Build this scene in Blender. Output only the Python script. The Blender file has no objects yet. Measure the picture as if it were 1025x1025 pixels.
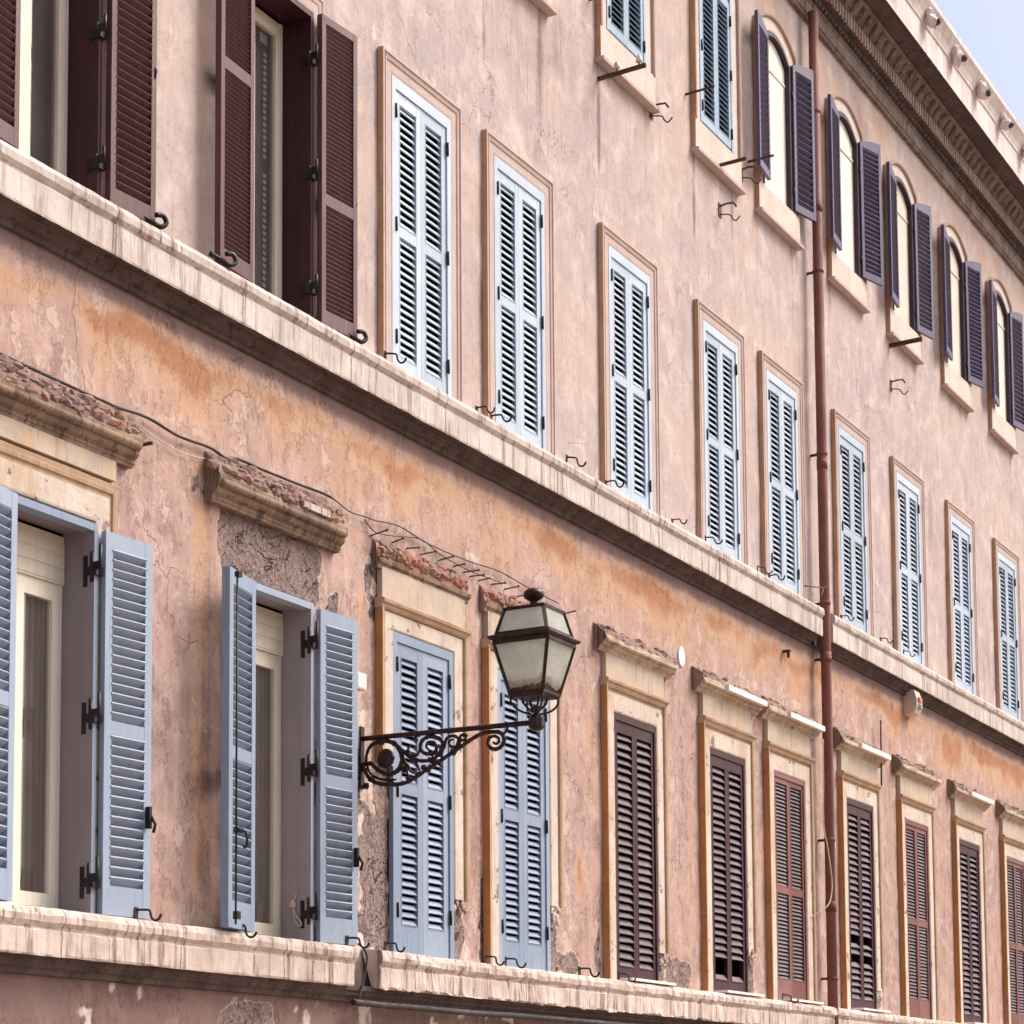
import bpy, math, random
from mathutils import Vector, Matrix, noise
R = math.radians
rng = random.Random(7)
scene = bpy.context.scene
COL = scene.collection
GZ = -1.7                     # street level; z = 0 is the photographer's eye

# ------------------------------------------------------------------ materials
class NT:
    def __init__(self, name):
        self.m = bpy.data.materials.new(name); self.m.use_nodes = True
        self.t = self.m.node_tree; self.b = self.t.nodes['Principled BSDF']
        self.geo = self.t.nodes.new('ShaderNodeNewGeometry')
        self.pos = self.geo.outputs['Position']
    def n(self, typ): return self.t.nodes.new(typ)
    def l(self, a, b): self.t.links.new(a, b)
    def put(self, sock, v):
        if v is None: return
        if hasattr(v, 'is_output'): self.l(v, sock)
        else: sock.default_value = v
    def map(self, scale=(1, 1, 1), rot=(0, 0, 0), vec=None):
        k = self.n('ShaderNodeMapping'); self.l(vec or self.pos, k.inputs[0])
        k.inputs['Scale'].default_value = scale; k.inputs['Rotation'].default_value = rot
        return k.outputs[0]
    def noise(self, scale, detail=4, rough=.55, vec=None, dist=0.):
        k = self.n('ShaderNodeTexNoise'); self.l(vec or self.pos, k.inputs['Vector'])
        k.inputs['Scale'].default_value = scale; k.inputs['Detail'].default_value = detail
        k.inputs['Roughness'].default_value = rough; k.inputs['Distortion'].default_value = dist
        return k.outputs[0]
    def math(self, op, a, b=None, clamp=False):
        k = self.n('ShaderNodeMath'); k.operation = op; k.use_clamp = clamp
        self.put(k.inputs[0], a); self.put(k.inputs[1], b)
        return k.outputs[0]
    def ramp(self, v, lo, hi, a=0., b=1.):
        k = self.n('ShaderNodeMapRange'); k.interpolation_type = 'SMOOTHSTEP'
        self.put(k.inputs[0], v); k.inputs[1].default_value = lo; k.inputs[2].default_value = hi
        k.inputs[3].default_value = a; k.inputs[4].default_value = b
        return k.outputs[0]
    def mix(self, f, a, b, mode='MIX'):
        k = self.n('ShaderNodeMix'); k.data_type = 'RGBA'; k.blend_type = mode
        self.put(k.inputs[0], f); self.put(k.inputs[6], c4(a)); self.put(k.inputs[7], c4(b))
        return k.outputs[2]
    def bump(self, h, strength=.4, dist=.01, normal=None):
        k = self.n('ShaderNodeBump'); self.put(k.inputs['Strength'], strength)
        k.inputs['Distance'].default_value = dist; self.l(h, k.inputs['Height'])
        if normal: self.l(normal, k.inputs['Normal'])
        return k.outputs[0]
    def out(self, col, rough=.9, normal=None, metal=0., spec=.3):
        self.put(self.b.inputs['Base Color'], c4(col)); self.put(self.b.inputs['Roughness'], rough)
        self.b.inputs['Metallic'].default_value = metal
        self.b.inputs['Specular IOR Level'].default_value = spec
        if normal: self.l(normal, self.b.inputs['Normal'])
        return self.m

def c4(c):
    if isinstance(c, (tuple, list)) and len(c) == 3: return (c[0], c[1], c[2], 1.)
    return c

def m_wall():
    s = NT('stained_plaster')
    at = s.n('ShaderNodeAttribute'); at.attribute_name = 'stain'
    sp = s.n('ShaderNodeSeparateColor'); s.l(at.outputs['Color'], sp.inputs[0])
    O, P, D, E = sp.outputs[0], sp.outputs[1], sp.outputs[2], at.outputs['Alpha']
    xyz = s.n('ShaderNodeSeparateXYZ'); s.l(s.pos, xyz.inputs[0])
    streak = s.noise(1, 5, .6, s.map((7, 7, .55)))
    streak2 = s.noise(1, 4, .6, s.map((22, 22, 1.6)))
    big = s.noise(.55, 5, .6); med = s.noise(2.6, 6, .62, dist=.4); fine = s.noise(17, 6, .7); grit = s.noise(90, 3, .6)
    zf = s.ramp(s.math('ADD', xyz.outputs[2], s.math('MULTIPLY', big, .25)), 6.2, 6.6)
    low = s.mix(s.ramp(big, .36, .64), (.44, .290, .235), (.38, .270, .252))
    low = s.mix(s.ramp(med, .42, .68), low, (.53, .375, .335))
    upp = s.mix(s.ramp(big, .38, .62), (.515, .42, .385), (.44, .375, .38))
    upp = s.mix(s.ramp(med, .45, .7), upp, (.62, .525, .495))
    c = s.mix(zf, low, upp)
    c = s.mix(s.ramp(streak, .47, .74, 0, .42), c, (.62, .49, .43))
    c = s.mix(s.ramp(streak, .44, .26, 0, .45), c, (.36, .25, .235))
    c = s.mix(s.ramp(streak2, .53, .74, 0, .42), c, (.37, .255, .235))
    c = s.mix(s.ramp(s.noise(6.5, 7, .72, dist=.6), .52, .70, 0, .40), c, (.64, .52, .46))
    c = s.mix(s.ramp(fine, .52, .72, 0, .40), c, (.66, .53, .47))
    c = s.mix(s.ramp(fine, .47, .28, 0, .50), c, (.32, .215, .20))
    # coats of limewash that flaked off with hard edges
    la = s.noise(2.6, 9, .74, dist=.25, vec=s.map((1, 1, .7)))
    lm = s.ramp(la, .555, .568); c = s.mix(s.math('MULTIPLY', lm, s.math('SUBTRACT', .40, s.math('MULTIPLY', zf, .24))), c, (.66, .545, .49))
    lb = s.noise(4.3, 9, .76, dist=.2, vec=s.map((1.1, 1.1, .6)))
    ln = s.ramp(lb, .44, .43); c = s.mix(s.math('MULTIPLY', ln, s.math('SUBTRACT', .50, s.math('MULTIPLY', zf, .36))), c, (.335, .205, .185))
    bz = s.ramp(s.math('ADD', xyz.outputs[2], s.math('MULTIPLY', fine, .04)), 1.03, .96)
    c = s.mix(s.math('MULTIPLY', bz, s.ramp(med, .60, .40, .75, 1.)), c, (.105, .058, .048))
    # washed ochre
    o = s.math('ADD', O, s.math('MULTIPLY', s.math('SUBTRACT', streak, .5), .55))
    o = s.math('ADD', o, s.math('MULTIPLY', s.math('SUBTRACT', fine, .5), .45))
    c = s.mix(s.ramp(o, .05, .90, 0, .76), c, (.55, .345, .22))
    c = s.mix(s.ramp(o, .72, 1.2, 0, .85), c, (.40, .195, .11))
    # grime
    d = s.math('ADD', D, s.math('MULTIPLY', s.math('SUBTRACT', fine, .5), .7))
    d = s.math('ADD', d, s.math('MULTIPLY', s.math('SUBTRACT', streak2, .5), .4))
    c = s.mix(s.ramp(d, .2, .9, 0, .85), c, (.215, .145, .14))
    # lime bloom
    p = s.math('ADD', P, s.math('MULTIPLY', s.math('SUBTRACT', fine, .5), .9))
    p = s.math('ADD', p, s.math('MULTIPLY', s.math('SUBTRACT', med, .5), .7))
    c = s.mix(s.ramp(p, .3, .8, 0, .8), c, (.74, .64, .58))
    # exposed render
    e = s.math('ADD', E, s.math('MULTIPLY', s.math('SUBTRACT', s.noise(9, 6, .7), .5), .55))
    em = s.ramp(e, .46, .54)
    rough_n = s.noise(34, 5, .75)
    ex = s.mix(s.ramp(rough_n, .35, .65), (.17, .125, .12), (.43, .33, .31))
    cr = s.noise(3.6, 3, .5, dist=1.2)
    crk = s.ramp(s.math('ABSOLUTE', s.math('SUBTRACT', cr, .5)), .016, .002)
    ex = s.mix(s.math('MULTIPLY', crk, .85), ex, (.05, .03, .03))
    ex = s.mix(s.ramp(med, .5, .66, 0, .5), ex, (.46, .32, .26))
    c = s.mix(em, c, ex)
    rim = s.math('MULTIPLY', s.ramp(e, .40, .46), s.ramp(e, .52, .47))
    c = s.mix(s.math('MULTIPLY', rim, .5), c, (.70, .58, .51))
    # hairline cracks
    v = s.n('ShaderNodeTexVoronoi'); v.feature = 'DISTANCE_TO_EDGE'; v.inputs['Scale'].default_value = .9
    dv = s.n('ShaderNodeVectorMath'); dv.operation = 'ADD'
    nn = s.n('ShaderNodeTexNoise'); s.l(s.pos, nn.inputs['Vector']); nn.inputs['Scale'].default_value = 2.2; nn.inputs['Detail'].default_value = 6
    sc_ = s.n('ShaderNodeVectorMath'); sc_.operation = 'SCALE'; s.l(nn.outputs[1], sc_.inputs[0]); sc_.inputs[3].default_value = .9
    s.l(s.pos, dv.inputs[0]); s.l(sc_.outputs[0], dv.inputs[1]); s.l(dv.outputs[0], v.inputs['Vector'])
    crack = s.math('MULTIPLY', s.ramp(v.outputs[0], .010, .0), s.ramp(big, .5, .6))
    c = s.mix(s.math('MULTIPLY', crack, .55), c, (.22, .13, .10))
    # pin holes and chips
    pit = s.n('ShaderNodeTexVoronoi'); pit.inputs['Scale'].default_value = 5.5
    pits = s.math('MULTIPLY', s.ramp(pit.outputs[0], .10, .05), s.ramp(fine, .56, .62))
    c = s.mix(s.math('MULTIPLY', pits, .7), c, (.16, .10, .09))
    h = s.math('ADD', s.math('MULTIPLY', fine, .5), s.math('MULTIPLY', grit, .16))
    h = s.math('ADD', h, s.math('MULTIPLY', med, 1.1))
    h = s.math('ADD', h, s.math('MULTIPLY', lm, .35)); h = s.math('SUBTRACT', h, s.math('MULTIPLY', ln, .3))
    h = s.math('SUBTRACT', h, s.math('MULTIPLY', em, 1.0))
    h = s.math('ADD', h, s.math('MULTIPLY', s.math('MULTIPLY', em, rough_n), 2.2))
    h = s.math('SUBTRACT', h, s.math('MULTIPLY', crack, .6))
    h = s.math('SUBTRACT', h, s.math('MULTIPLY', s.math('MULTIPLY', em, crk), 2.5))
    h = s.math('SUBTRACT', h, s.math('MULTIPLY', pits, .8))
    return s.out(c, .93, s.bump(h, s.math('SUBTRACT', .8, s.math('MULTIPLY', zf, .35)), .016), spec=.15)

def m_plaster(name, a, b, stain, dark, ramt=.45, damt=.6, sx=9., bstr=.5, rust=None, chip=None):
    s = NT(name)
    med = s.noise(3.1, 5, .6, dist=.3); fine = s.noise(21, 6, .7); streak = s.noise(1, 5, .65, s.map((sx, sx, .9)))
    c = s.mix(s.ramp(med, .35, .65), a, b)
    c = s.mix(s.ramp(streak, .52, .74, 0, ramt), c, stain)
    c = s.mix(s.ramp(fine, .55, .74, 0, damt), c, dark)
    if rust: c = s.mix(s.ramp(s.noise(1.7, 5, .7, s.map((2, 2, .6))), .52, .66, 0, .75), c, rust)
    h = s.math('ADD', s.math('MULTIPLY', fine, .6), med)
    if chip:
        e = s.noise(5.5, 6, .72); em = s.ramp(e, chip[1], chip[1]+.02)
        c = s.mix(em, c, s.mix(s.ramp(fine, .4, .6), chip[0], (chip[0][0]*.55, chip[0][1]*.5, chip[0][2]*.5)))
        h = s.math('SUBTRACT', h, s.math('MULTIPLY', em, .8))
    return s.out(c, .92, s.bump(h, bstr, .012), spec=.15)

def m_paint(name, col, col2, dirt, rough=.5, amt=.35, peel=None, spec=.4):
    s = NT(name)
    med = s.noise(2.0, 4, .6); fine = s.noise(30, 5, .7, s.map((1, 1, .35)))
    st = s.noise(1, 4, .6, s.map((26, 26, 1.2)))
    c = s.mix(s.ramp(med, .35, .65), col, col2)
    c = s.mix(s.ramp(fine, .52, .75, 0, amt), c, dirt)
    c = s.mix(s.ramp(st, .54, .75, 0, amt), c, dirt)
    oi = s.n('ShaderNodeObjectInfo'); hv = s.n('ShaderNodeHueSaturation'); s.l(c, hv.inputs['Color'])
    s.l(s.ramp(oi.outputs['Random'], 0, 1, .86, 1.08), hv.inputs['Value']); s.l(s.ramp(oi.outputs['Random'], 0, 1, 1.08, .92), hv.inputs['Saturation']); c = hv.outputs[0]
    h = fine
    if peel:
        e = s.noise(1, 6, .75, s.map((34, 34, 7)))
        em = s.ramp(e, peel[1], peel[1]+.03)
        c = s.mix(em, c, peel[0]); h = s.math('SUBTRACT', fine, s.math('MULTIPLY', em, .8))
    return s.out(c, s.ramp(med, .3, .7, rough-.08, rough+.12), s.bump(h, .25, .003), spec=spec)

def m_metal(name, col, col2, rough=.55, metal=.6):
    s = NT(name)
    f = s.noise(28, 5, .7); m_ = s.noise(6, 4, .6)
    c = s.mix(s.ramp(f, .4, .65), col, col2)
    return s.out(c, s.ramp(m_, .35, .65, rough-.12, rough+.15), s.bump(f, .35, .004), metal=metal, spec=.5)

def m_stone(name, pale, tan, grime, amt=.7, joints=0.):
    s = NT(name)
    st = s.noise(1, 5, .7, s.map((10, 10, .7))); st2 = s.noise(1, 5, .7, s.map((26, 26, 1.4)))
    med = s.noise(3, 5, .6); fine = s.noise(30, 5, .7); brk = s.noise(1.1, 4, .6)
    c = s.mix(s.ramp(med, .38, .62), pale, tan)
    c = s.mix(s.ramp(st, .50, .66, 0, amt), c, (grime[0]*2.2, grime[1]*2.1, grime[2]*2.0))
    c = s.mix(s.math('MULTIPLY', s.ramp(st2, .52, .66), s.ramp(brk, .42, .6, .15, amt)), c, grime)
    c = s.mix(s.ramp(fine, .58, .75, 0, .5), c, grime)
    if joints:
        xyz = s.n('ShaderNodeSeparateXYZ'); s.l(s.pos, xyz.inputs[0])
        fr = s.math('FRACT', s.math('DIVIDE', s.math('ADD', xyz.outputs[0], s.math('MULTIPLY', fine, .03)), joints))
        j = s.ramp(s.math('ABSOLUTE', s.math('SUBTRACT', fr, .5)), .006, .002)
        c = s.mix(s.math('MULTIPLY', j, .8), c, (grime[0]*.6, grime[1]*.6, grime[2]*.6))
        c = s.mix(s.ramp(s.noise(2.2, 6, .7), .58, .66, 0, .45), c, (.42, .34, .30))
    return s.out(c, .85, s.bump(s.math('ADD', fine, s.math('MULTIPLY', st2, .4)), .5, .008), spec=.25)

def m_glass():
    s = NT('window_glass')
    s.out((.9, .93, .93), .04, spec=.5); s.b.inputs['Metallic'].default_value = 0.
    gl = s.n('ShaderNodeBsdfGlossy'); gl.inputs['Roughness'].default_value = .03
    tp = s.n('ShaderNodeBsdfTransparent'); tp.inputs[0].default_value = (.88, .87, .86, 1)
    k = s.n('ShaderNodeMixShader'); k.inputs[0].default_value = .16; s.l(tp.outputs[0], k.inputs[1]); s.l(gl.outputs[0], k.inputs[2])
    s.l(k.outputs[0], s.t.nodes['Material Output'].inputs[0])
    return s.m

def m_lampglass():
    s = NT('dirty_frosted_glass')
    tc = s.n('ShaderNodeTexCoord'); xyz = s.n('ShaderNodeSeparateXYZ'); s.l(tc.outputs['Object'], xyz.inputs[0])
    med = s.noise(9, 5, .65); fine = s.noise(60, 4, .7)
    c = s.mix(s.ramp(med, .35, .65), (.95, .97, .93), (.82, .85, .80))
    c = s.mix(s.ramp(fine, .5, .75, 0, .4), c, (.38, .34, .29))
    zz = s.math('ADD', xyz.outputs[2], s.math('MULTIPLY', s.math('SUBTRACT', med, .5), .22))
    c = s.mix(s.ramp(zz, .12, .08, 0, .6), c, (.46, .33, .27))
    c = s.mix(s.ramp(zz, .055, .035, 0, .95), c, (.10, .04, .035))
    s.out(c, .35, spec=.5)
    s.b.inputs['Transmission Weight'].default_value = .0
    tr = s.n('ShaderNodeBsdfTranslucent'); s.l(c, tr.inputs[0])
    tp = s.n('ShaderNodeBsdfTransparent')
    a = s.n('ShaderNodeMixShader'); a.inputs[0].default_value = .72
    s.l(s.b.outputs[0], a.inputs[1]); s.l(tr.outputs[0], a.inputs[2])
    b = s.n('ShaderNodeMixShader'); b.inputs[0].default_value = .22
    s.l(a.outputs[0], b.inputs[1]); s.l(tp.outputs[0], b.inputs[2])
    s.l(b.outputs[0], s.t.nodes['Material Output'].inputs[0])
    return s.m

def m_cobble():
    s = NT('basalt_setts')
    v = s.n('ShaderNodeTexVoronoi'); v.inputs['Scale'].default_value = 8.; s.l(s.pos, v.inputs['Vector'])
    e = s.n('ShaderNodeTexVoronoi'); e.feature = 'DISTANCE_TO_EDGE'; e.inputs['Scale'].default_value = 8.; s.l(s.pos, e.inputs['Vector'])
    sp = s.n('ShaderNodeSeparateColor'); s.l(v.outputs['Color'], sp.inputs[0])
    c = s.mix(sp.outputs[0], (.27, .195, .15), (.34, .255, .20))
    c = s.mix(s.ramp(e.outputs[0], .03, .01), c, (.16, .12, .09))
    return s.out(c, .75, s.bump(s.ramp(e.outputs[0], 0, .12), .6, .02))

M = {}
M['wall'] = m_wall()
M['dark'] = NT('unlit_room').out((.012, .010, .012), .9)
M['t_sur'] = m_plaster('pink_plaster_trim', (.545, .44, .40), (.49, .39, .36), (.62, .53, .48), (.33, .23, .195), .6, .55)
M['u_sur'] = m_plaster('pale_cream_pink_trim', (.68, .60, .54), (.61, .53, .48), (.52, .40, .33), (.36, .24, .19), .5, .4)
M['ochre'] = m_plaster('ochre_limewash', (.50, .235, .085), (.42, .195, .075), (.56, .36, .2), (.24, .09, .035), .45, .6, chip=((.42, .28, .23), .61))
M['ochre_pale'] = m_plaster('faded_ochre_limewash', (.54, .33, .20), (.44, .26, .16), (.58, .46, .38), (.30, .17, .10), .65, .65, sx=18., chip=((.50, .36, .29), .66))
M['tan'] = m_plaster('worn_tan_moulding', (.50, .36, .25), (.42, .29, .195), (.58, .46, .35), (.17, .11, .085), .6, .7, sx=14.)
M['hoodpale'] = m_stone('pale_stained_hood', (.56, .45, .36), (.46, .34, .255), (.10, .07, .06), .8)
M['cream'] = m_plaster('cream_plaster_trim', (.64, .57, .50), (.56, .485, .42), (.45, .35, .27), (.29, .22, .185), .75, .8, rust=(.50, .37, .26), chip=((.34, .26, .235), .60))
M['frieze'] = m_plaster('grey_ochre_frieze', (.56, .46, .36), (.46, .395, .33), (.24, .215, .22), (.19, .15, .14), .85, .6, sx=15., rust=(.52, .36, .24))
M['hood'] = m_stone('sooty_hood_stone', (.31, .22, .16), (.20, .14, .105), (.042, .028, .024), .95)
M['brick'] = m_plaster('broken_brick_and_mortar', (.37, .165, .11), (.30, .20, .165), (.44, .34, .29), (.10, .055, .05), .5, .7, sx=20., bstr=1.)
M['rubble'] = m_plaster('crumbled_mortar', (.31, .215, .18), (.215, .15, .135), (.42, .31, .25), (.08, .05, .045), .5, .8, sx=20., bstr=1.)
M['ledge'] = m_stone('weathered_travertine', (.64, .59, .55), (.54, .48, .44), (.14, .105, .10), .9, joints=1.62)
M['ledge_low'] = m_stone('weathered_travertine_lower', (.66, .57, .52), (.54, .44, .385), (.11, .075, .07), .95, joints=1.37)
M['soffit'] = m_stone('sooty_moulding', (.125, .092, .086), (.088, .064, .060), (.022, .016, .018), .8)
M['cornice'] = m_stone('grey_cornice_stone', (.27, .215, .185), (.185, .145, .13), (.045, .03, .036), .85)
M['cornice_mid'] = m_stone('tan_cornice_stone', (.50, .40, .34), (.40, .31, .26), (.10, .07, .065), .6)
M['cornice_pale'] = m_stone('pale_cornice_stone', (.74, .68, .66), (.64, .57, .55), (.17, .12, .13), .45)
M['marble'] = m_stone('white_marble', (.82, .80, .78), (.76, .73, .70), (.40, .35, .32), .3)
M['blueT'] = m_paint('pale_blue_paint', (.47, .57, .68), (.44, .54, .66), (.30, .34, .40), .45, .4)
M['blueU'] = m_paint('sky_blue_paint', (.34, .47, .60), (.31, .44, .575), (.22, .28, .36), .45, .4)
M['blueB'] = m_paint('grey_blue_paint', (.285, .355, .475), (.26, .33, .45), (.20, .215, .26), .42, .5)
M['jamb'] = m_paint('warm_shaded_blue_paint', (.33, .285, .305), (.30, .26, .28), (.26, .22, .23), .5, .3)  # blue paint's warm shaded tone, put into the colour of the jamb faces
M['brownT'] = m_paint('old_maroon_paint', (.095, .038, .042), (.118, .050, .056), (.20, .12, .13), .5, .5, peel=((.20, .09, .05), .66))
M['brownB'] = m_paint('weathered_dark_brown_paint', (.115, .065, .078), (.16, .10, .115), (.30, .22, .24), .55, .6, peel=((.33, .27, .27), .66))
M['brownframe'] = m_paint('dark_maroon_frame_paint', (.036, .008, .014), (.055, .013, .020), (.12, .045, .05), .55, .35)
M['darkframe'] = m_paint('shade_darkened_frame_paint', (.032, .020, .034), (.045, .028, .042), (.10, .07, .09), .5, .3)  # dark frame paint, albedo lowered further to stand in for shade in the reveals
M['archring'] = m_plaster('brown_arch_moulding', (.46, .33, .28), (.40, .28, .24), (.52, .4, .34), (.2, .13, .11), .5, .5)
M['redbrown'] = m_paint('reddish_brown_paint', (.17, .060, .056), (.21, .08, .07), (.30, .17, .15), .5, .5)
M['slatgrey'] = m_paint('dusty_brown_slats', (.115, .085, .105), (.155, .118, .14), (.34, .28, .31), .6, .6)
M['purple'] = m_paint('dark_violet_brown_paint', (.066, .056, .125), (.085, .074, .16), (.20, .18, .30), .38, .35)
M['creamwood'] = m_paint('cream_paint', (.80, .74, .62), (.76, .70, .58), (.50, .40, .30), .45, .45, peel=((.42, .30, .22), .70))
M['linen'] = m_paint('cream_blind', (.78, .72, .64), (.74, .68, .60), (.62, .56, .50), .8, .25)
M['curtain'] = m_paint('taupe_curtain', (.42, .365, .32), (.34, .295, .26), (.26, .22, .2), .9, .4)
M['greyblind'] = m_paint('grey_blind', (.25, .22, .235), (.22, .195, .21), (.15, .13, .14), .7, .4)
M['white'] = m_paint('white_plastic', (.80, .78, .76), (.76, .74, .72), (.5, .45, .42), .5, .3)
M['beige'] = m_paint('beige_plastic', (.72, .62, .50), (.68, .58, .46), (.45, .35, .28), .5, .3)
M['redlens'] = m_paint('orange_red_lens', (.60, .10, .04), (.55, .09, .04), (.3, .06, .04), .3, .2)
M['iron'] = m_metal('black_iron', (.010, .010, .014), (.030, .024, .024), .5, .4)
M['rust'] = m_metal('rusty_iron', (.045, .022, .018), (.11, .05, .035), .7, .2)
M['lampmetal'] = m_metal('brown_cast_iron', (.022, .012, .014), (.065, .032, .026), .45, .5)
M['pipe'] = m_paint('oxide_red_paint', (.20, .075, .058), (.17, .064, .052), (.24, .12, .10), .65, .4, spec=.2)
M['cable'] = m_metal('black_rubber', (.02, .016, .018), (.05, .04, .04), .7, 0.)
M['whitecable'] = m_metal('cream_cable', (.62, .52, .42), (.5, .4, .32), .7, 0.)
M['glass'] = m_glass(); M['lampglass'] = m_lampglass(); M['cobble'] = m_cobble()
M['kerb'] = m_stone('travertine_kerb', (.52, .44, .37), (.46, .38, .31), (.2, .16, .12), .4)
M['roof'] = m_plaster('terracotta_tiles', (.42, .19, .11), (.36, .17, .10), (.5, .3, .2), (.2, .1, .07))
M['ceramic'] = m_paint('cream_ceramic', (.72, .62, .5), (.7, .6, .48), (.4, .3, .25), .3, .3)

# ------------------------------------------------------------------ mesh helpers
class MB:
    def __init__(s): s.v = []; s.f = []; s.m = []; s.mats = []; s.sm = []
    def mi(s, k):
        if k not in s.mats: s.mats.append(k)
        return s.mats.index(k)
    def add(s, vs, fs, mat, smooth=False):
        o = len(s.v); s.v += [tuple(p) for p in vs]
        k = s.mi(mat)
        for f in fs: s.f.append([o+i for i in f]); s.m.append(k); s.sm.append(smooth)
    def box(s, x0, x1, y0, y1, z0, z1, mat, mx=None, matl=None):
        vs = [Vector((x, y, z)) for z in (z0, z1) for y in (y0, y1) for x in (x0, x1)]
        if mx is not None: vs = [mx @ v for v in vs]
        fs = [(0, 2, 3, 1), (4, 5, 7, 6), (0, 1, 5, 4), (2, 6, 7, 3), (0, 4, 6, 2), (1, 3, 7, 5)]
        s.add(vs, fs, mat)
        if matl: s.m[-2] = s.mi(matl)
    def prism(s, poly, x0, x1, mat, mx=None):      # poly in (y,z), extruded in x
        n = len(poly)
        vs = [Vector((x, p[0], p[1])) for x in (x0, x1) for p in poly]
        if mx is not None: vs = [mx @ v for v in vs]
        fs = [tuple(range(n))[::-1], tuple(range(n, 2*n))] + [(i, (i+1) % n, n+(i+1) % n, n+i) for i in range(n)]
        s.add(vs, fs, mat)
    def plate(s, poly, y0, y1, mat, matside=None):  # poly in (x,z), thickness along y
        n = len(poly)
        vs = [(p[0], y, p[1]) for y in (y0, y1) for p in poly]
        s.add(vs, [tuple(range(n)), tuple(range(n, 2*n))[::-1]], mat)
        s.add(vs, [(i, n+i, n+(i+1) % n, (i+1) % n) for i in range(n)], matside or mat)
    def tube(s, pts, r, mat, n=6, closed=False, rr=None):
        pts = [Vector(p) for p in pts]; N = len(pts); rings = []
        up = Vector((.13, .21, .97)).normalized(); prev = None
        for i, p in enumerate(pts):
            if closed: d = pts[(i+1) % N]-pts[i-1]
            else: d = pts[min(i+1, N-1)]-pts[max(i-1, 0)]
            if d.length < 1e-9: d = Vector((1, 0, 0))
            d.normalize()
            a = prev if prev is not None else (up if abs(d.dot(up)) < .9 else Vector((1, 0, 0)))
            a = (a-d*a.dot(d)); a = a.normalized() if a.length > 1e-6 else d.orthogonal().normalized()
            prev = a; b = d.cross(a); q = rr[i] if rr else r
            rings.append([p+a*math.cos(2*math.pi*k/n)*q+b*math.sin(2*math.pi*k/n)*q for k in range(n)])
        vs = [v for g in rings for v in g]; fs = []
        for i in range(N if closed else N-1):
            j = (i+1) % N
            for k in range(n): fs.append((i*n+k, i*n+(k+1) % n, j*n+(k+1) % n, j*n+k))
        if not closed: fs += [tuple(range(n))[::-1], tuple((N-1)*n+k for k in range(n))]
        s.add(vs, fs, mat, True)
    def rock(s, c, size, mat, seed=0):
        ph = (1+5**.5)/2
        base = [(-1, ph, 0), (1, ph, 0), (-1, -ph, 0), (1, -ph, 0), (0, -1, ph), (0, 1, ph), (0, -1, -ph), (0, 1, -ph), (ph, 0, -1), (ph, 0, 1), (-ph, 0, -1), (-ph, 0, 1)]
        fs = [(0, 11, 5), (0, 5, 1), (0, 1, 7), (0, 7, 10), (0, 10, 11), (1, 5, 9), (5, 11, 4), (11, 10, 2), (10, 7, 6), (7, 1, 8), (3, 9, 4), (3, 4, 2), (3, 2, 6), (3, 6, 8), (3, 8, 9), (4, 9, 5), (2, 4, 11), (6, 2, 10), (8, 6, 7), (9, 8, 1)]
        rm = Matrix.Rotation(rng.uniform(0, 6.28), 3, Vector((rng.uniform(-1, 1), rng.uniform(-1, 1), rng.uniform(-1, 1))).normalized())
        vs = []
        for b in base:
            v = rm @ (Vector(b)*.525*rng.uniform(.7, 1.25))
            vs.append((c[0]+v.x*size[0], c[1]+v.y*size[1], c[2]+v.z*size[2]))
        s.add(vs, fs, mat)
    def build(s, name, parent=None, loc=None, smooth=None):
        me = bpy.data.meshes.new(name); me.from_pydata(s.v, [], s.f)
        for k in s.mats: me.materials.append(M[k])
        me.polygons.foreach_set('material_index', s.m)
        me.polygons.foreach_set('use_smooth', s.sm if smooth is None else [smooth]*len(s.f))
        me.update()
        o = bpy.data.objects.new(name, me); COL.objects.link(o)
        if parent: o.parent = parent
        if loc: o.location = loc
        return o

def smooth_path(pts, k=4):
    pts = [Vector(p) for p in pts]; out = []
    for i in range(len(pts)-1):
        a = pts[max(i-1, 0)]; b = pts[i]; c = pts[i+1]; d = pts[min(i+2, len(pts)-1)]
        for j in range(k):
            t = j/k
            out.append(.5*((2*b)+(c-a)*t+(2*a-5*b+4*c-d)*t*t+(3*b-a-3*c+d)*t**3))
    out.append(pts[-1]); return out

def empty(name, loc=(0, 0, 0), parent=None):
    o = bpy.data.objects.new(name, None); COL.objects.link(o); o.location = loc; o.empty_display_size = .2
    if parent: o.parent = parent
    return o
def tag(o, label=None, cat=None, group=None, kind=None):
    if label: o['label'] = label
    if cat: o['category'] = cat
    if group: o['group'] = group
    if kind: o['kind'] = kind
    return o

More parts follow.
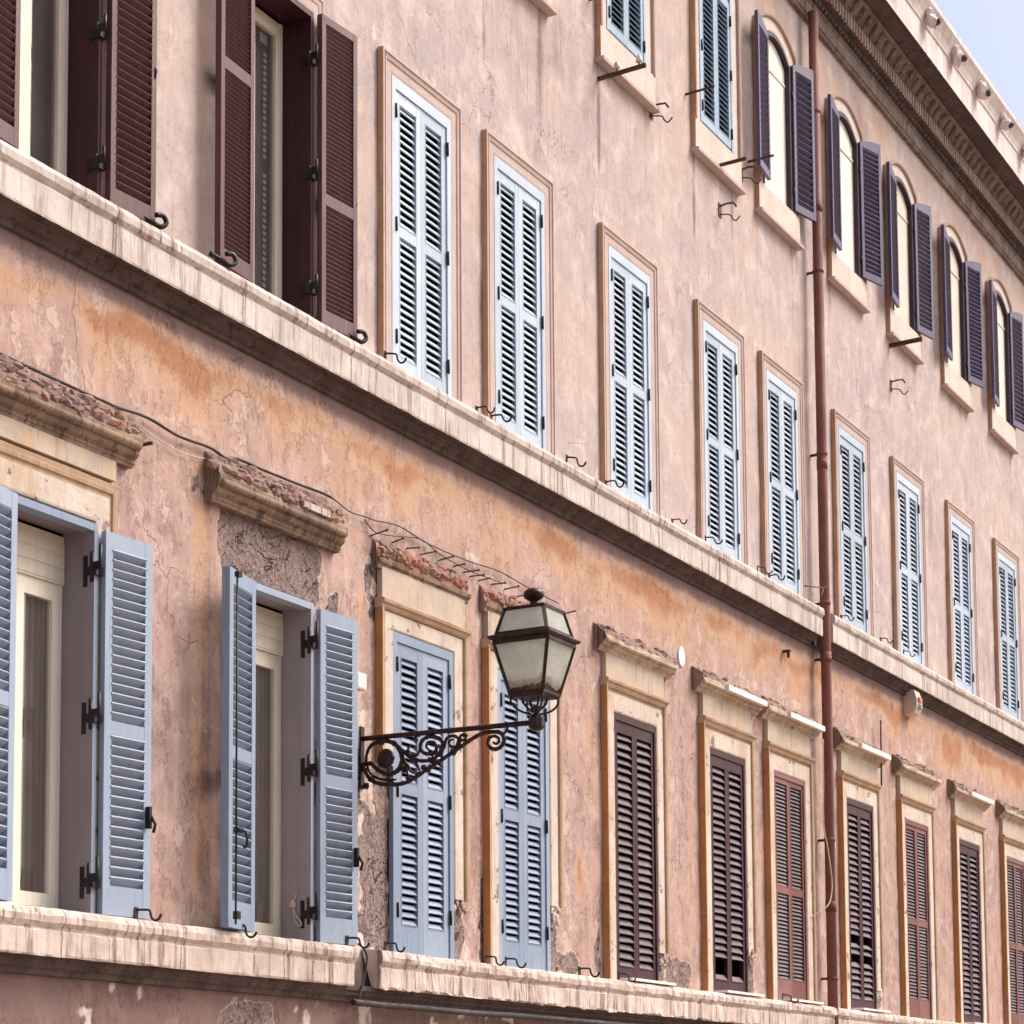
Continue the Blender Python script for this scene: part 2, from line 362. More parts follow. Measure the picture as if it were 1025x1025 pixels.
def sweep(mb, prof, x0, x1, step, mat, jit=0., jj=None, mats=None, seed=0., caps=True):
    """profile [(off,z)] carried along X, y = -off; jj gives the jitter of each profile point"""
    n = max(1, int(round((x1-x0)/step))); N = len(prof); vs = []
    for i in range(n+1):
        x = x0+(x1-x0)*i/n
        for k, (o, z) in enumerate(prof):
            a = jj[k] if jj else jit
            v = noise.noise(Vector((x*2.3+seed, k*.7, seed)))+.8*noise.noise(Vector((x*9.+seed, k*1.9, seed+5)))
            w = noise.noise(Vector((x*3.1+seed, k*.8+9, seed)))+.8*noise.noise(Vector((x*11.+seed, k*1.7+4, seed+3)))
            vs.append((x, -max(o+a*v, 0.) if o > 0 else 0., z+a*w*.8))
    for k in range(N-1):
        fs = [(i*N+k, (i+1)*N+k, (i+1)*N+k+1, i*N+k+1) for i in range(n)]
        o = len(mb.v)
        if k == 0: mb.add(vs, fs, mats[k] if mats else mat); base = o
        else:
            mi = mb.mi(mats[k] if mats else mat)
            for f in fs: mb.f.append([base+i for i in f]); mb.m.append(mi); mb.sm.append(False)
    if caps:
        mi = mb.mi(mat)
        mb.f.append([base+k for k in range(N)]); mb.m.append(mi); mb.sm.append(False)
        mb.f.append([base+n*N+k for k in range(N)][::-1]); mb.m.append(mi); mb.sm.append(False)

def frame_sweep(mb, path, prof, mat, matside, ring=None):
    """architrave: path of (x,z,nx,nz) with outward mitre; profile [(d,off)]"""
    N = len(prof); vs = [(x+nx*d, -o, z+nz*d) for (x, z, nx, nz) in path for (d, o) in prof]
    for k in range(N-1):
        fs = [(i*N+k, (i+1)*N+k, (i+1)*N+k+1, i*N+k+1) for i in range(len(path)-1)]
        mb.add(vs, fs, matside if k == N-2 else (ring[0] if ring and k >= ring[1] else mat))

# ------------------------------------------------------------------ the house
CX = [11.60, 14.46, 16.85, 18.80, 21.41, 24.01, 26.04, 28.71, 31.20, 33.85, 36.5]
HW = .545
ARCH_RISE = .24
ZS = 13.78
X_MIN, X_MAX = 2., 47.
openings = []
for i, c in enumerate(CX):
    openings.append((c-HW, c+HW, 1.36, 4.29, 0))
    openings.append((c-HW, c+HW, 6.56, 9.40, 0))
    if i >= 3: openings.append((c-HW+.03, c+HW-.03, 11.80, ZS, 1))

house = empty('apartment_building', (14.5, 0, GZ))
tag(house, 'long weathered pink plaster apartment house with rows of shuttered windows', 'building')
def H(o): o.parent = house; o.matrix_parent_inverse = Matrix.Translation((-14.5, 0, -GZ)); return o

def fb(x, z, s, k=0.): return noise.fractal(Vector((x*s, z*s, k)), 1., 2., 4)
def sst(v, a, b):
    t = min(1, max(0, (v-a)/(b-a))); return t*t*(3-2*t)
def bell(v, c, w): return math.exp(-((v-c)/w)**2)
PATCH = [(16.04, 16.30, 1.44, 3.12)]+[(CX[k]+.56, CX[k]+.80, 1.44, zz) for k, zz in ((2, 2.05), (3, 2.15), (4, 1.86), (5, 2.04), (7, 1.8))]
PATCH = [q+(.95,) for q in PATCH]+[  # x0,x1,z0,z1,strength : plaster lost down to the render
 (13.72, 15.20, 4.24, 4.86, 1.1), (15.62, 15.80, 1.45, 3.35, .9), (15.84, 16.06, 1.45, 2.75, .8), (15.30, 15.48, 3.9, 4.5, .75),
 (17.42, 17.62, 1.44, 2.05, .8), (17.95, 18.10, 1.44, 2.3, .8), (19.38, 19.62, 1.44, 2.0, .85), (19.5, 20.1, 1.44, 1.72, .75),
 (20.45, 20.62, 1.44, 2.1, .6), (22.0, 22.2, 1.44, 2.0, .8), (22.2, 22.95, 1.44, 1.78, .75), (24.62, 24.85, 1.44, 2.0, .7),
 (26.65, 26.95, 1.44, 1.7, .6), (13.75, 14.55, .45, .93, 1.0), (11.9, 12.25, 4.5, 4.72, .7), (16.4, 17.3, .5, .8, .6),
 (29.3, 29.6, 1.44, 1.8, .7), (13.35, 13.6, 4.75, 5.0, .6), (15.9, 16.2, 4.3, 4.95, .65)]
def i_top(c): return c > 18.
def stains(x, z):
    O = P = D = E = 0.
    n1 = fb(x, z, .8, 3.); n2 = fb(x, z, 2.2, 7.); nx = fb(x, 0, 1.3, 11.); ns = fb(x*1., z*.15, 3.2, 5.)
    if 4.6 < z < 6.3:
        O += bell(z, 5.84+.13*nx, .15+.06*n1)*(.85+.2*ns+.55*fb(x, z, .35, 51.)+.25*n1)
        O += bell(z, 5.60+.16*nx, .24)*(.38+.3*n1)
        O += bell(z, 5.35+.15*n1, .34)*(.22+.35*n1)
        P += bell(z, 5.42+.15*nx, .12)*(.08+.35*n2)
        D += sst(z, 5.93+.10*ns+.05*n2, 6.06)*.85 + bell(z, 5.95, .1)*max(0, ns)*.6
    if z > 13.6:
        O += bell(z, 14.4+.1*n1, .3)*max(0, .22+.7*n2+.4*n1)
    for c in CX:
        # runs beside the open shutters and trims
        if z < 5.1:
            O += bell(x, c-(1.03 if c != CX[1] else .95)+.05*n1, .13 if c != CX[1] else .16)*sst(z, 1.3, 2.2)*(.35+.4*n2 if c != CX[1] else .75+.5*n2+.2*n1)
            if c == CX[1]: D += bell(x, c-.88, .10)*sst(z, 1.2, 1.8)*(.55+.5*n2); O += bell(x, c-.95, .13)*.35
            P += bell(x, c-.83, .03)*.75+bell(x, c+.86, .05)*.35
        elif 6.6 < z < 10: 
            O += bell(x, c-1.0+.03*n1, .10)*(.22+.3*n2 if c != CX[1] else .55+.4*n2)
            P += bell(x, c-.79, .03)*.45+bell(x, c+.78, .04)*.35
            if z > 9.5: P += bell(z, 9.68, .05)*(.5 if abs(x-c) < .85 else 0)
        elif z > 10.8:
            O += bell(x, c-.8, .10)*.35
        if 4.9 < z < 5.6 and abs(x-c) < 1.1: P += bell(z, 5.28, .07)*.34
        if 9.7 < z < 11.42 and i_top(c): D += (bell(x, c-.66, .03)+.6*bell(x, c+.55, .035))*sst(z, 9.7, 10.6)*(.6+.6*n2)
        if 10.2 < z < 11.4 and abs(x-c) < .8: 
            O += .35*bell(x, c-.2+.3*n1, .12)*sst(z, 10.2, 11.3)
            D += .35*max(0, ns)*sst(z, 10.6, 11.3)
    if 1.36 < z < 2.2: P += sst(z, 1.8+.4*n2, 1.45)*.32
    if 6.5 < z < 7.4: P += sst(z, 7.15+.3*n2, 6.7)*.38; D += bell(z, 6.75, .12)*max(0, n2)*.5
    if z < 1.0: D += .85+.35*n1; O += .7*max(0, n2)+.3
    if z < 5: D += .30*max(0, fb(x, z, .7, 21.))+.12*ns
    if 6.6 < z: D += .42*max(0, fb(x, z, .6, 31.)+.05)+.2*max(0, ns)+.25*max(0, fb(x, z*.1, 4., 91.)-.1)
    D += .75*bell(x, 13.1, .45)*bell(z, 2.9, 1.2)*(.6+n1)
    D += .35*bell(x, 22.6, .5)*bell(z, 4.9, .6)
    P += bell(x, 13.05, .22)*bell(z, 5.33, .06)*.6
    if z < 3.5: P += bell(x, 15.86, .10)*(.75+.5*n2)
    P += bell(x, 15.5, .1)*bell(z, 4.1, .5)*(.5+n2)
    O += .5*bell(x, 22.3, .2)*bell(z, 4.0, 1.)
    rw = bell(x, 20.1, .09)*bell(z, 2.5, .32)
    O += rw*1.7*(.7+.8*n2)
    if z < 1.: E += .38*max(0, fb(x, z, 2.5, 41.)); P += .9*sst(fb(x, z, 4.5, 45.), .36, .5)+bell(x, 14.98, .07)*bell(z, .80, .12)*.9; O += .8*max(0, fb(x, z, 3., 77.))
    for (a, b, c_, d, st) in PATCH:
        if a-.35 < x < b+.35 and c_-.35 < z < d+.35:
            rr_ = min(.22, .45*(b-a), .45*(d-c_)); dx_ = abs(x-(a+b)/2)-((b-a)/2-rr_); dz_ = abs(z-(c_+d)/2)-((d-c_)/2-rr_)
            q = rr_-math.hypot(max(dx_, 0), max(dz_, 0))-min(max(dx_, dz_), 0.)*.3+.05*fb(x, z, 3.5, 61.)
            E = max(E, st*sst(q, -.10, .07)*(.9+.5*fb(x, z, 5., 17.)))
    cl = lambda v: min(1.3, max(0., v))
    return cl(O), cl(P), cl(D), cl(E)

def wall_build():
    xs = set([X_MIN, X_MAX]); zs = set([GZ, 14.80])
    x = 10.8
    while x < 33.: xs.add(round(x, 4)); x += .065
    x = 33.
    while x < 39.: xs.add(round(x, 4)); x += .16
    for a in list(range(3, 11))+list(range(39, 47)): xs.add(float(a))
    z = .3
    while z < 14.76: zs.add(round(z, 4)); z += .065
    for o in openings: xs |= {o[0], o[1]}; zs |= {o[2], (o[3]+ARCH_RISE) if o[4] else o[3]}
    def clean(s, keep):
        s = sorted(s); out = [s[0]]
        for v in s[1:]:
            if v-out[-1] < .018:
                if v in keep: out[-1] = v
                continue
            out.append(v)
        return out
    kx = {v for o in openings for v in o[:2]}; kz = {v for o in openings for v in (o[2], (o[3]+ARCH_RISE) if o[4] else o[3])}
    xs = clean(xs, kx); zs = clean(zs, kz)
    nx, nz = len(xs), len(zs); vs = []; cols = []
    for z in zs:
        for x in xs:
            st = stains(x, z) if 10.5 < x < 39 and z > .2 else (.1, .1, .3, 0.)
            cols.append(st)
            y = .007*noise.noise(Vector((x*.8, z*.8, 1.)))+.004*noise.noise(Vector((x*3, z*3, 2.)))
            y += .014*sst(st[3], .35, .6)*(1+.6*noise.noise(Vector((x*14, z*14, 3.))))
            vs.append((x, y+.004, z))
    mb = MB(); fs = []
    import bisect
    hole = set()
    for o in openings:
        i0 = xs.index(o[0]); i1 = xs.index(o[1]); j0 = zs.index(o[2]); j1 = zs.index((o[3]+ARCH_RISE) if o[4] else o[3])
        for i in range(i0, i1):
            for j in range(j0, j1): hole.add((i, j))
    for j in range(nz-1):
        for i in range(nx-1):
            if (i, j) in hole: continue
            fs.append((j*nx+i, j*nx+i+1, (j+1)*nx+i+1, (j+1)*nx+i))
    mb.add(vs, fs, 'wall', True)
    nv = len(vs)
    # reveals and the unlit rooms behind, spandrels of the arched openings
    for (x0, x1, z0, z1, a) in openings:
        if a:
            zt = z1+ARCH_RISE; cx = (x0+x1)/2; n = 10
            top = [(cx+(x1-x0)/2*t/n*1., z1+ARCH_RISE*(1-(t/n)**2)) for t in range(-n, n+1)]
            for i in range(2*n):
                p, q = top[i], top[i+1]
                mb.add([(p[0], .004, p[1]), (q[0], .004, q[1]), (q[0], .004, zt), (p[0], .004, zt)], [(0, 1, 2, 3)], 'wall')
                mb.add([(p[0], .004, p[1]), (q[0], .004, q[1]), (q[0], .34, q[1]), (p[0], .34, p[1])], [(0, 1, 2, 3)], 'brownframe')
            mb.add([(x0, .004, z0), (x0, .34, z0), (x0, .34, z1), (x0, .004, z1), (x1, .004, z0), (x1, .34, z0), (x1, .34, z1), (x1, .004, z1)], [(0, 3, 2, 1), (4, 5, 6, 7)], 'brownframe')
            mb.add([(x0, .004, z0), (x1, .004, z0), (x1, .34, z0), (x0, .34, z0)], [(0, 1, 2, 3)], 'ledge')
            y0 = .34; ztt = zt
        else:
            mb.add([(x0, .004, z0), (x1, .004, z0), (x1, .34, z0), (x0, .34, z0)], [(0, 1, 2, 3)], 'ledge')
            mb.add([(x0, .004, z0), (x0, .34, z0), (x0, .34, z1), (x0, .004, z1), (x1, .004, z0), (x1, .34, z0), (x1, .34, z1), (x1, .004, z1)], [(0, 3, 2, 1), (4, 5, 6, 7), (3, 2, 6, 7)], 'dark')
            ztt = z1
        X0, X1 = x0-.15, x1+.15
        mb.add([(X0, .34, z0), (X1, .34, z0), (X1, .34, ztt+.1), (X0, .34, ztt+.1), (X0, 1.4, z0), (X1, 1.4, z0), (X1, 1.4, ztt+.1), (X0, 1.4, ztt+.1)],
               [(0, 4, 5, 1), (1, 5, 6, 2), (2, 6, 7, 3), (3, 7, 4, 0), (4, 7, 6, 5)], 'dark')
    # ends, back
    for x in (X_MIN, X_MAX):
        mb.add([(x, .004, GZ), (x, 10., GZ), (x, 10., 14.80), (x, .004, 14.80)], [(0, 1, 2, 3)], 'wall')
    mb.add([(X_MIN, 10., GZ), (X_MAX, 10., GZ), (X_MAX, 10., 14.80), (X_MIN, 10., 14.80)], [(0, 1, 2, 3)], 'wall')
    o = mb.build('plaster_wall')
    at = o.data.attributes.new('stain', 'FLOAT_COLOR', 'POINT')
    flat = []
    for c in cols: flat += list(c)
    flat += [.15, .1, .1, 0.]*(len(mb.v)-nv)
    at.data.foreach_set('color', flat)
    return H(o)
wall_build()

# ledges
mb = MB()
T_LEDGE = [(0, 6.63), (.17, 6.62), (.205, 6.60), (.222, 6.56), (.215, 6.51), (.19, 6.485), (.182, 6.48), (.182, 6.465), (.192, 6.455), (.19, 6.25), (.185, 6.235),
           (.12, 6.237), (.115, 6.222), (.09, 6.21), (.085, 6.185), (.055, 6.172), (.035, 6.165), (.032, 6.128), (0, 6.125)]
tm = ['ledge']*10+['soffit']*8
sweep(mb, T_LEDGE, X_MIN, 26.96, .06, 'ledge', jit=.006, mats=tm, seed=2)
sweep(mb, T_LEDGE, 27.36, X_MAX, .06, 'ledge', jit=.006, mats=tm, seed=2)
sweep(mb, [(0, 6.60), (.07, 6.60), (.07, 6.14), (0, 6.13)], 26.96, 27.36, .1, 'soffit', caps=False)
o = H(mb.build('string_course')); tag(o, 'pale streaked stone ledge under the upper windows')
mb = MB()
B_LEDGE = [(0, 1.445), (.17, 1.43), (.20, 1.415), (.215, 1.375), (.21, 1.33), (.185, 1.30), (.18, 1.295), (.178, 1.28), (.188, 1.27), (.186, 1.115), (.18, 1.10), (.11, 1.105)]
B_MOULD = [(.0, 1.12), (.12, 1.115), (.115, 1.075), (.09, 1.06), (.085, 1.035), (.05, 1.02), (.045, .985), (.0, .975)]
sweep(mb, B_LEDGE, X_MIN, 15.43, .04, 'ledge_low', jit=.007, seed=9)
sweep(mb, B_LEDGE, 15.84, X_MAX, .05, 'ledge_low', jj=[0, .007, .014, .015, .012, .007, .007, .007, .008, .030, .026, .007], seed=14)
sweep(mb, B_MOULD, X_MIN, X_MAX, .09, 'soffit', jit=.004, seed=19)
o = H(mb.build('string_course')); tag(o, 'chipped stained stone ledge under the lower windows')

# main cornice
mb = MB()
CORN = [(0, 14.755), (.055, 14.755), (.065, 14.785), (.085, 14.795), (.09, 14.955), (.11, 14.970), (.115, 14.990), (.10, 15.000), (.15, 15.030),
        (.155, 15.090), (.235, 15.100), (.24, 15.115), (.24, 15.290), (.26, 15.295), (.265, 15.320), (.29, 15.330), (.33, 15.390), (.39, 15.460), (.42, 15.470), (.42, 15.500), (.67, 15.495), (.67, 15.475), (.69, 15.475), (.69, 15.860), (.71, 15.880),
        (.71, 15.910), (.74, 16.000), (.79, 16.090), (.83, 16.150), (.83, 16.230), (.0, 16.290)]
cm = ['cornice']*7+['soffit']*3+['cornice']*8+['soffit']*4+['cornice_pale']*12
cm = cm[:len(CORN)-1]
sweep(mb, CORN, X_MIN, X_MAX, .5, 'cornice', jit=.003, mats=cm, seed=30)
x = 20.
while x < 40:
    mb.box(x, x+.055, -.262, -.235, 15.088, 15.258, 'cornice_mid'); x += .115
x = 20.
while x < 40:                                   # eggs along the ovolo and rope along the bead
    for k in range(3):
        pass
    mb.tube([(x, -.265, 15.30), (x+.0, -.295, 15.335), (x, -.345, 15.39), (x, -.38, 15.43)], .03, 'cornice', 6, rr=[.02, .05, .06, .03])
    x += .27
x = 20.
while x < 40:
    mb.rock((x, -.155, 15.015), (.05, .02, .035), 'soffit'); x += .13
x = 21.3
while x < 40:                                   # lion masks on the gutter
    mb.rock((x, -.80, 15.93), (.13, .10, .14), 'cornice_pale'); mb.rock((x-.08, -.77, 16.02), (.07, .07, .07), 'cornice_pale'); mb.rock((x+.08, -.77, 16.02), (.07, .07, .07), 'cornice_pale')
    mb.rock((x, -.88, 15.88), (.06, .06, .06), 'soffit'); x += 1.3
o = H(mb.build('cornice')); tag(o, 'deep grey roof cornice with rows of dentils and a pale gutter')
mb = MB()
mb.add([(X_MIN-.1, -.75, 16.27), (X_MAX+.1, -.75, 16.27), (X_MAX+.1, 5., 18.2), (X_MIN-.1, 5., 18.2), (X_MIN-.1, 10.2, 16.1), (X_MAX+.1, 10.2, 16.1)],
       [(0, 1, 2, 3), (3, 2, 5, 4), (0, 3, 4), (1, 5, 2), (0, 4, 5, 1)], 'roof')
H(mb.build('tiled_roof'))

# architraves
P_T = [(0, 0), (0, .036), (.02, .040), (.095, .040), (.10, .050), (.125, .056), (.132, .044), (.148, .046), (.153, .060), (.176, .058), (.180, 0)]
P_B = [(0, 0), (0, .042), (.012, .050), (.150, .052), (.153, .040), (.178, .042), (.182, .066), (.200, .074), (.228, .076), (.232, 0)]
P_U = [(0, 0), (0, .03), (.02, .034), (.155, .034), (.158, .060), (.17, .070), (.20, .068), (.205, 0)]
def rect_path(c, hw, z0, z1, n=8, zr=None, kz=1., zl=None):
    zr = z0 if zr is None else zr; zl = z0 if zl is None else zl
    p = [(c-hw, zl+(z1-zl)*i/n, -1, 0) for i in range(n)]+[(c-hw, z1, -1, kz)]
    p += [(c+hw, z1, 1, kz)]+[(c+hw, z1-(z1-zr)*i/n, 1, 0) for i in range(1, n+1)]
    return p
def hood_piece(c, kind, x0, x1):
    """crumbling hood mould over a lower window; kind: heavy, crumbled, plain, marble"""
    mb = MB()
    if kind == 'bricks':
        pr = [(0, 4.80), (.05, 4.80), (.055, 4.835), (.075, 4.85), (.08, 4.885), (.05, 4.90), (.04, 5.02), (0, 5.06)]
        sweep(mb, pr, x0, x1, .06, 'hood', jj=[0, .003, .003, .005, .005, .01, .018, 0], mats=['hood']*4+['brick']*3, seed=c)
    else:
        pr = [(0, 4.78), (.055, 4.78), (.06, 4.80), (.07, 4.81), (.07, 4.835), (.10, 4.85), (.115, 4.87), (.118, 4.90), (.135, 4.915), (.15, 4.945), (.15, 4.975), (.135, 4.99), (.13, 5.03), (.09, 5.09), (.05, 5.14), (0, 5.18)]
        if kind != 'heavy': pr = [(o_, 5.18-(5.18-z_)*.72) for o_, z_ in pr]
        a = .034 if kind == 'heavy' else .022
        mb.tube([(x0+.03+(x1-x0-.06)*q/40, -.128-.004*noise.noise(Vector((q*.9, c, 0))), (4.925 if kind == 'heavy' else 4.997)+.003*noise.noise(Vector((q*.7, c, 4)))) for q in range(41)], .034 if kind == 'heavy' else .026, 'hood' if kind == 'heavy' else 'hoodpale', 10)
        sweep(mb, pr, x0, x1, .025, 'hood', jj=[0, .003, .003, .003, .003, .004, .004, .004, .005, .007, .008, .012, a, a*1.2, a, 0], mats=['hood' if kind == 'heavy' else 'hoodpale']*11+['rubble']*4, seed=c*3)
    o = mb.build('window_hood'); H(o)
    rb = MB(); n = {'heavy': 420, 'bricks': 170, 'plain': 110, 'marble': 90}[kind]
    for i in range(n):
        x = rng.uniform(x0+.01, x1-.01)
        if kind == 'marble' and x > c-.35 and rng.random() < .75: continue
        t = rng.random(); s_ = (.010+.042*rng.random()**2)*(1.15 if kind == 'heavy' else .9)
        if kind == 'bricks': y, z = .045-.03*t, 4.92+.13*t
        else: y, z = .125-.10*t, (5.0 if kind == 'heavy' else 5.05)+(.16 if kind == 'heavy' else .12)*t
        rb.rock((x, -y, z+rng.uniform(-.02, .02)), (s_*rng.uniform(1, 1.9), s_, s_*.8), rng.choice(['brick']+['rubble']*6 if kind != 'bricks' else ['brick', 'brick', 'rubble']))
    if kind == 'bricks':
        x = x0+.05
        while x < x1-.08:
            w = rng.uniform(.05, .09); h = rng.uniform(.03, .07)
            if rng.random() < .8: rb.rock((x+w/2, -.04, 4.95+h/2), (w*1.1, .05, h), 'brick')
            x += w+.02
    rb.build('broken_masonry', o)['kind'] = 'stuff'
    if kind == 'marble':
        q = MB(); q.box(c-.30, x1-.02, -.195, -.03, 4.985, 5.05, 'marble'); q.build('marble_slab', o)
        q = None
    if kind == 'heavy' and c > 13:
        q = MB(); q.box(c+.22, c+.62, -.17, -.03, 4.99, 5.045, 'ledge'); q.build('travertine_slab', o)
    return o
kinds = {0: 'heavy', 1: 'heavy', 2: 'bricks', 3: 'bricks', 4: 'plain', 5: 'marble', 6: 'marble', 7: 'marble', 8: 'plain', 9: 'marble', 10: 'plain'}
for i, c in enumerate(CX):
    lowT = [(d, q*.62) for d, q in P_T]; lowB = [(d, q*.60) for d, q in P_B]
    if i != 1:
        mb = MB(); frame_sweep(mb, rect_path(c, HW+.002, 6.60, 9.402), P_T if i else lowT, 't_sur', 'ochre_pale'); H(mb.build('window_surround'))
        mb = MB(); frame_sweep(mb, rect_path(c, HW+.002, 1.43, 4.292, kz=.95 if i in (2, 3) else 1.32, zl={2: 3.08}.get(i), zr={2: 2.0, 3: 2.1, 4: 1.80, 5: 1.98, 7: 1.75}.get(i)), P_B if i else lowB, 'cream', 'ochre', ring=('tan', 4))
        cz = -.085 if i in (2, 3) else 0.
        sweep(mb, [(o_, z_+cz) for o_, z_ in ([(0, 4.535), (.06, 4.535), (.075, 4.55), (.078, 4.57), (.10, 4.585), (.105, 4.61), (.085, 4.622), (0, 4.63)] if i else [(0, 4.535), (.04, 4.54), (.05, 4.6), (0, 4.63)])], c-.79, c+.79, .06, 'tan', jit=.003, seed=c)
        mb.box(c-.745, c+.745, -.053, 0, 4.63+cz, 4.90 if cz == 0 else 4.83, 'frieze')
        zf_ = {2: 2.0, 3: 2.1, 4: 1.80, 5: 1.98, 7: 1.75}.get(i)
        if zf_:
            for q in range(26):
                sz = rng.uniform(.015, .045); mb.rock((c+HW+rng.uniform(.01, .21), -rng.uniform(.0, .045), zf_-abs(rng.gauss(0, .07))), (sz, sz*.7, sz*1.3), rng.choice(['cream', 'cream', 'rubble']))
        H(mb.build('window_surround'))
    else:
        mb = MB(); frame_sweep(mb, rect_path(c, HW+.002, 6.60, 9.402), lowT, 't_sur', 'ochre_pale'); H(mb.build('window_surround'))
    half = .94 if kinds[i] != 'bricks' else .82
    hood_piece(c, kinds[i], c-half, c+half)
    if i >= 3:
        hw = HW-.03; n = 12; zb = 11.80; zs = ZS
        pth = [(c-hw, zb, -1, 0), (c-hw, 12.6, -1, 0), (c-hw, zs, -1, .12)]
        for t in range(-n+1, n):
            a = t/n; px, pz = c+hw*a, zs+ARCH_RISE*(1-a*a)
            nx_, nz_ = 2*ARCH_RISE*a/hw, 1.; L = math.hypot(nx_, nz_); k = 1.
            pth.append((px, pz, nx_/L*1.25+(.35*a), nz_/L))
        pth += [(c+hw, zs, 1, .12), (c+hw, 12.6, 1, 0), (c+hw, zb, 1, 0)]
        mb = MB(); frame_sweep(mb, pth, P_U, 'u_sur', 'ochre_pale', ring=('archring', 3))
        mb.box(c-.72, c+.72, -.058, 0, 11.42, 11.80, 'u_sur', matl='ochre_pale')
        mb.box(c-.75, c+.75, -.105, 0, 11.38, 11.42, 't_sur')
        o = H(mb.build('window_surround'))

# ------------------------------------------------------------------ shutters
def leaf_mesh(w, h, th, slat, mat, slatmat, stile=.075, top=.12, bot=.16, mids=(), pitch=.068, chord=.075, tilt=42, sth=.009, mirror=False, arch=0., jit=0., missing=(), bead=True, fine_edge=.0):
    """closed leaf from x=0 (hinge) to x=w; outer face -y; z from 0. tilt>0: outer edge low."""
    mb = MB(); s = -1 if mirror else 1
    def bx(x0, x1, y0, y1, z0, z1, m):
        a, b = sorted((s*x0, s*x1)); mb.box(a, b, y0, y1, z0, z1, m)
    def ztop(x): return h-arch*(1-(x/w))**2 if arch else h
    def poly(pts, m):
        p = [(s*a, b) for a, b in pts]
        if s < 0: p = p[::-1]
        mb.plate(p, -th, 0, m)
    t = .0012
    poly([(0, 0), (stile, 0), (stile, ztop(stile)), (0, ztop(0))], mat)
    poly([(w-stile, 0), (w, 0), (w, ztop(w)), (w-stile, ztop(w-stile))], mat)
    bx(stile, w-stile, -th+t, -t, 0, bot, mat)
    n = 8 if arch else 1
    if arch: top = top+.012
    for i in range(n):
        a = stile+(w-2*stile)*i/n; b = stile+(w-2*stile)*(i+1)/n
        p = [(a, h-arch-top if arch else ztop(a)-top), (b, h-arch-top if arch else ztop(b)-top), (b, ztop(b)-.0005), (a, ztop(a)-.0005)]
        p = [(s*u, v) for u, v in p]
        if s < 0: p = p[::-1]
        mb.plate(p, -th+t, -t, mat)
    zones = []; lo = bot
    for (a, b) in mids: bx(stile, w-stile, -th+t, -t, a, b, mat); zones.append((lo, a)); lo = b
    zones.append((lo, None))
    for (a, b) in zones:
        bb = b if b is not None else h-top-arch
        if bead:
            q = .008
            for (u0, u1, v0, v1) in ((stile, stile+q, a, bb), (w-stile-q, w-stile, a, bb), (stile+q, w-stile-q, a, a+q)):
                bx(u0, u1, -th-.003, -th+.012, v0+.0006, v1-.0006, mat)
        k = int((bb-a)/pitch); p = (bb-a)/k
        for j in range(k):
            if (round(a, 1), j) in missing: continue
            zc = a+(j+.5)*p; x1 = w-stile+.004
            if arch and b is None:
                if False:
                    # slats that die into the curved rail
                    xx = stile
                    while ztop(xx)-top < zc+.012 and xx < w-stile: xx += .01
                    if xx > w-stile-.03: continue
                    x0 = xx
                else: x0 = stile-.004
            else: x0 = stile-.004
            ang = R(tilt+rng.uniform(-jit, jit)); dz = rng.uniform(-jit, jit)*.0004
            c_, s_ = math.cos(ang), math.sin(ang); hc = chord/2; ht = sth/2
            yc = -th*.5
            pts = [(-hc, -ht), (hc, -ht), (hc, ht), (-hc, ht)]
            cr = [(yc+u*c_-v*s_, zc+dz+u*s_+v*c_) for u, v in pts]
            roll = rng.uniform(-jit, jit)*.0006
            xa, xb = sorted((s*x0, s*x1)); nn = len(cr)
            vs = [(x, y, z+(roll if x == xb else -roll)) for x in (xa, xb) for (y, z) in cr]
            mb.add(vs, [(3, 2, 1, 0), (4, 5, 6, 7)]+[(i, (i+1) % nn, nn+(i+1) % nn, nn+i) for i in range(nn)], slatmat)
    return mb

def put_leaf(parent, mb, hinge, phi, label=None, name='shutter'):
    """phi: rotation about the vertical hinge line (radians)"""
    o = mb.build(name)
    o.parent = parent; o.location = Vector(hinge)-parent.matrix_world_loc if False else Vector(hinge)
    o.rotation_euler = (0, 0, phi)
    if label: o['label'] = label
    return o

def window(c, z0, z1, mat, fw=.075, ft=.10, y0=-.040, y1=.07, arch=False, label=None, matin=None, hw=HW):
    """outer frame (box ring) of a window; origin at world origin offset"""
    mb = MB(); e = .004; a, b = c-hw+e, c+hw-e
    def rr(x0_, x1_, zz0, zz1): mb.box(x0_, x1_, y0, y1, zz0, zz1, mat)
    rr(a, a+fw, z0, z1 if not arch else z1); rr(b-fw, b, z0, z1)
    if arch:
        n = 10; hw2 = hw-e
        for i in range(-n, n):
            t0, t1 = i/n, (i+1)/n
            p = [(c+hw2*t0, z1-.06+(ARCH_RISE-.008)*(1-t0*t0)), (c+hw2*t1, z1-.06+(ARCH_RISE-.008)*(1-t1*t1)), (c+hw2*t1, z1-.004+(ARCH_RISE-.008)*(1-t1*t1)), (c+hw2*t0, z1-.004+(ARCH_RISE-.008)*(1-t0*t0))]
            mb.plate(p, y0+.001, y1-.001, mat)
    else:
        mb.box(a+fw, b-fw, y0+.001, y1-.001, z1-ft, z1, mat)
    o = mb.build('window'); H(o)
    if label: o['label'] = label
    return o

def hinges(parent, xs, zs, y=-.034, w=.028, h=.125):
    for x in xs:
        for z in zs:
            mb = MB(); mb.box(x-w/2, x+w/2, y-.012, y-.001, z-h/2, z+h/2, 'iron')
            mb.tube([(x, y-.014, z-h/2-.004), (x, y-.014, z+h/2+.004)], .009, 'iron', 6)
            mb.build('hinge', parent)

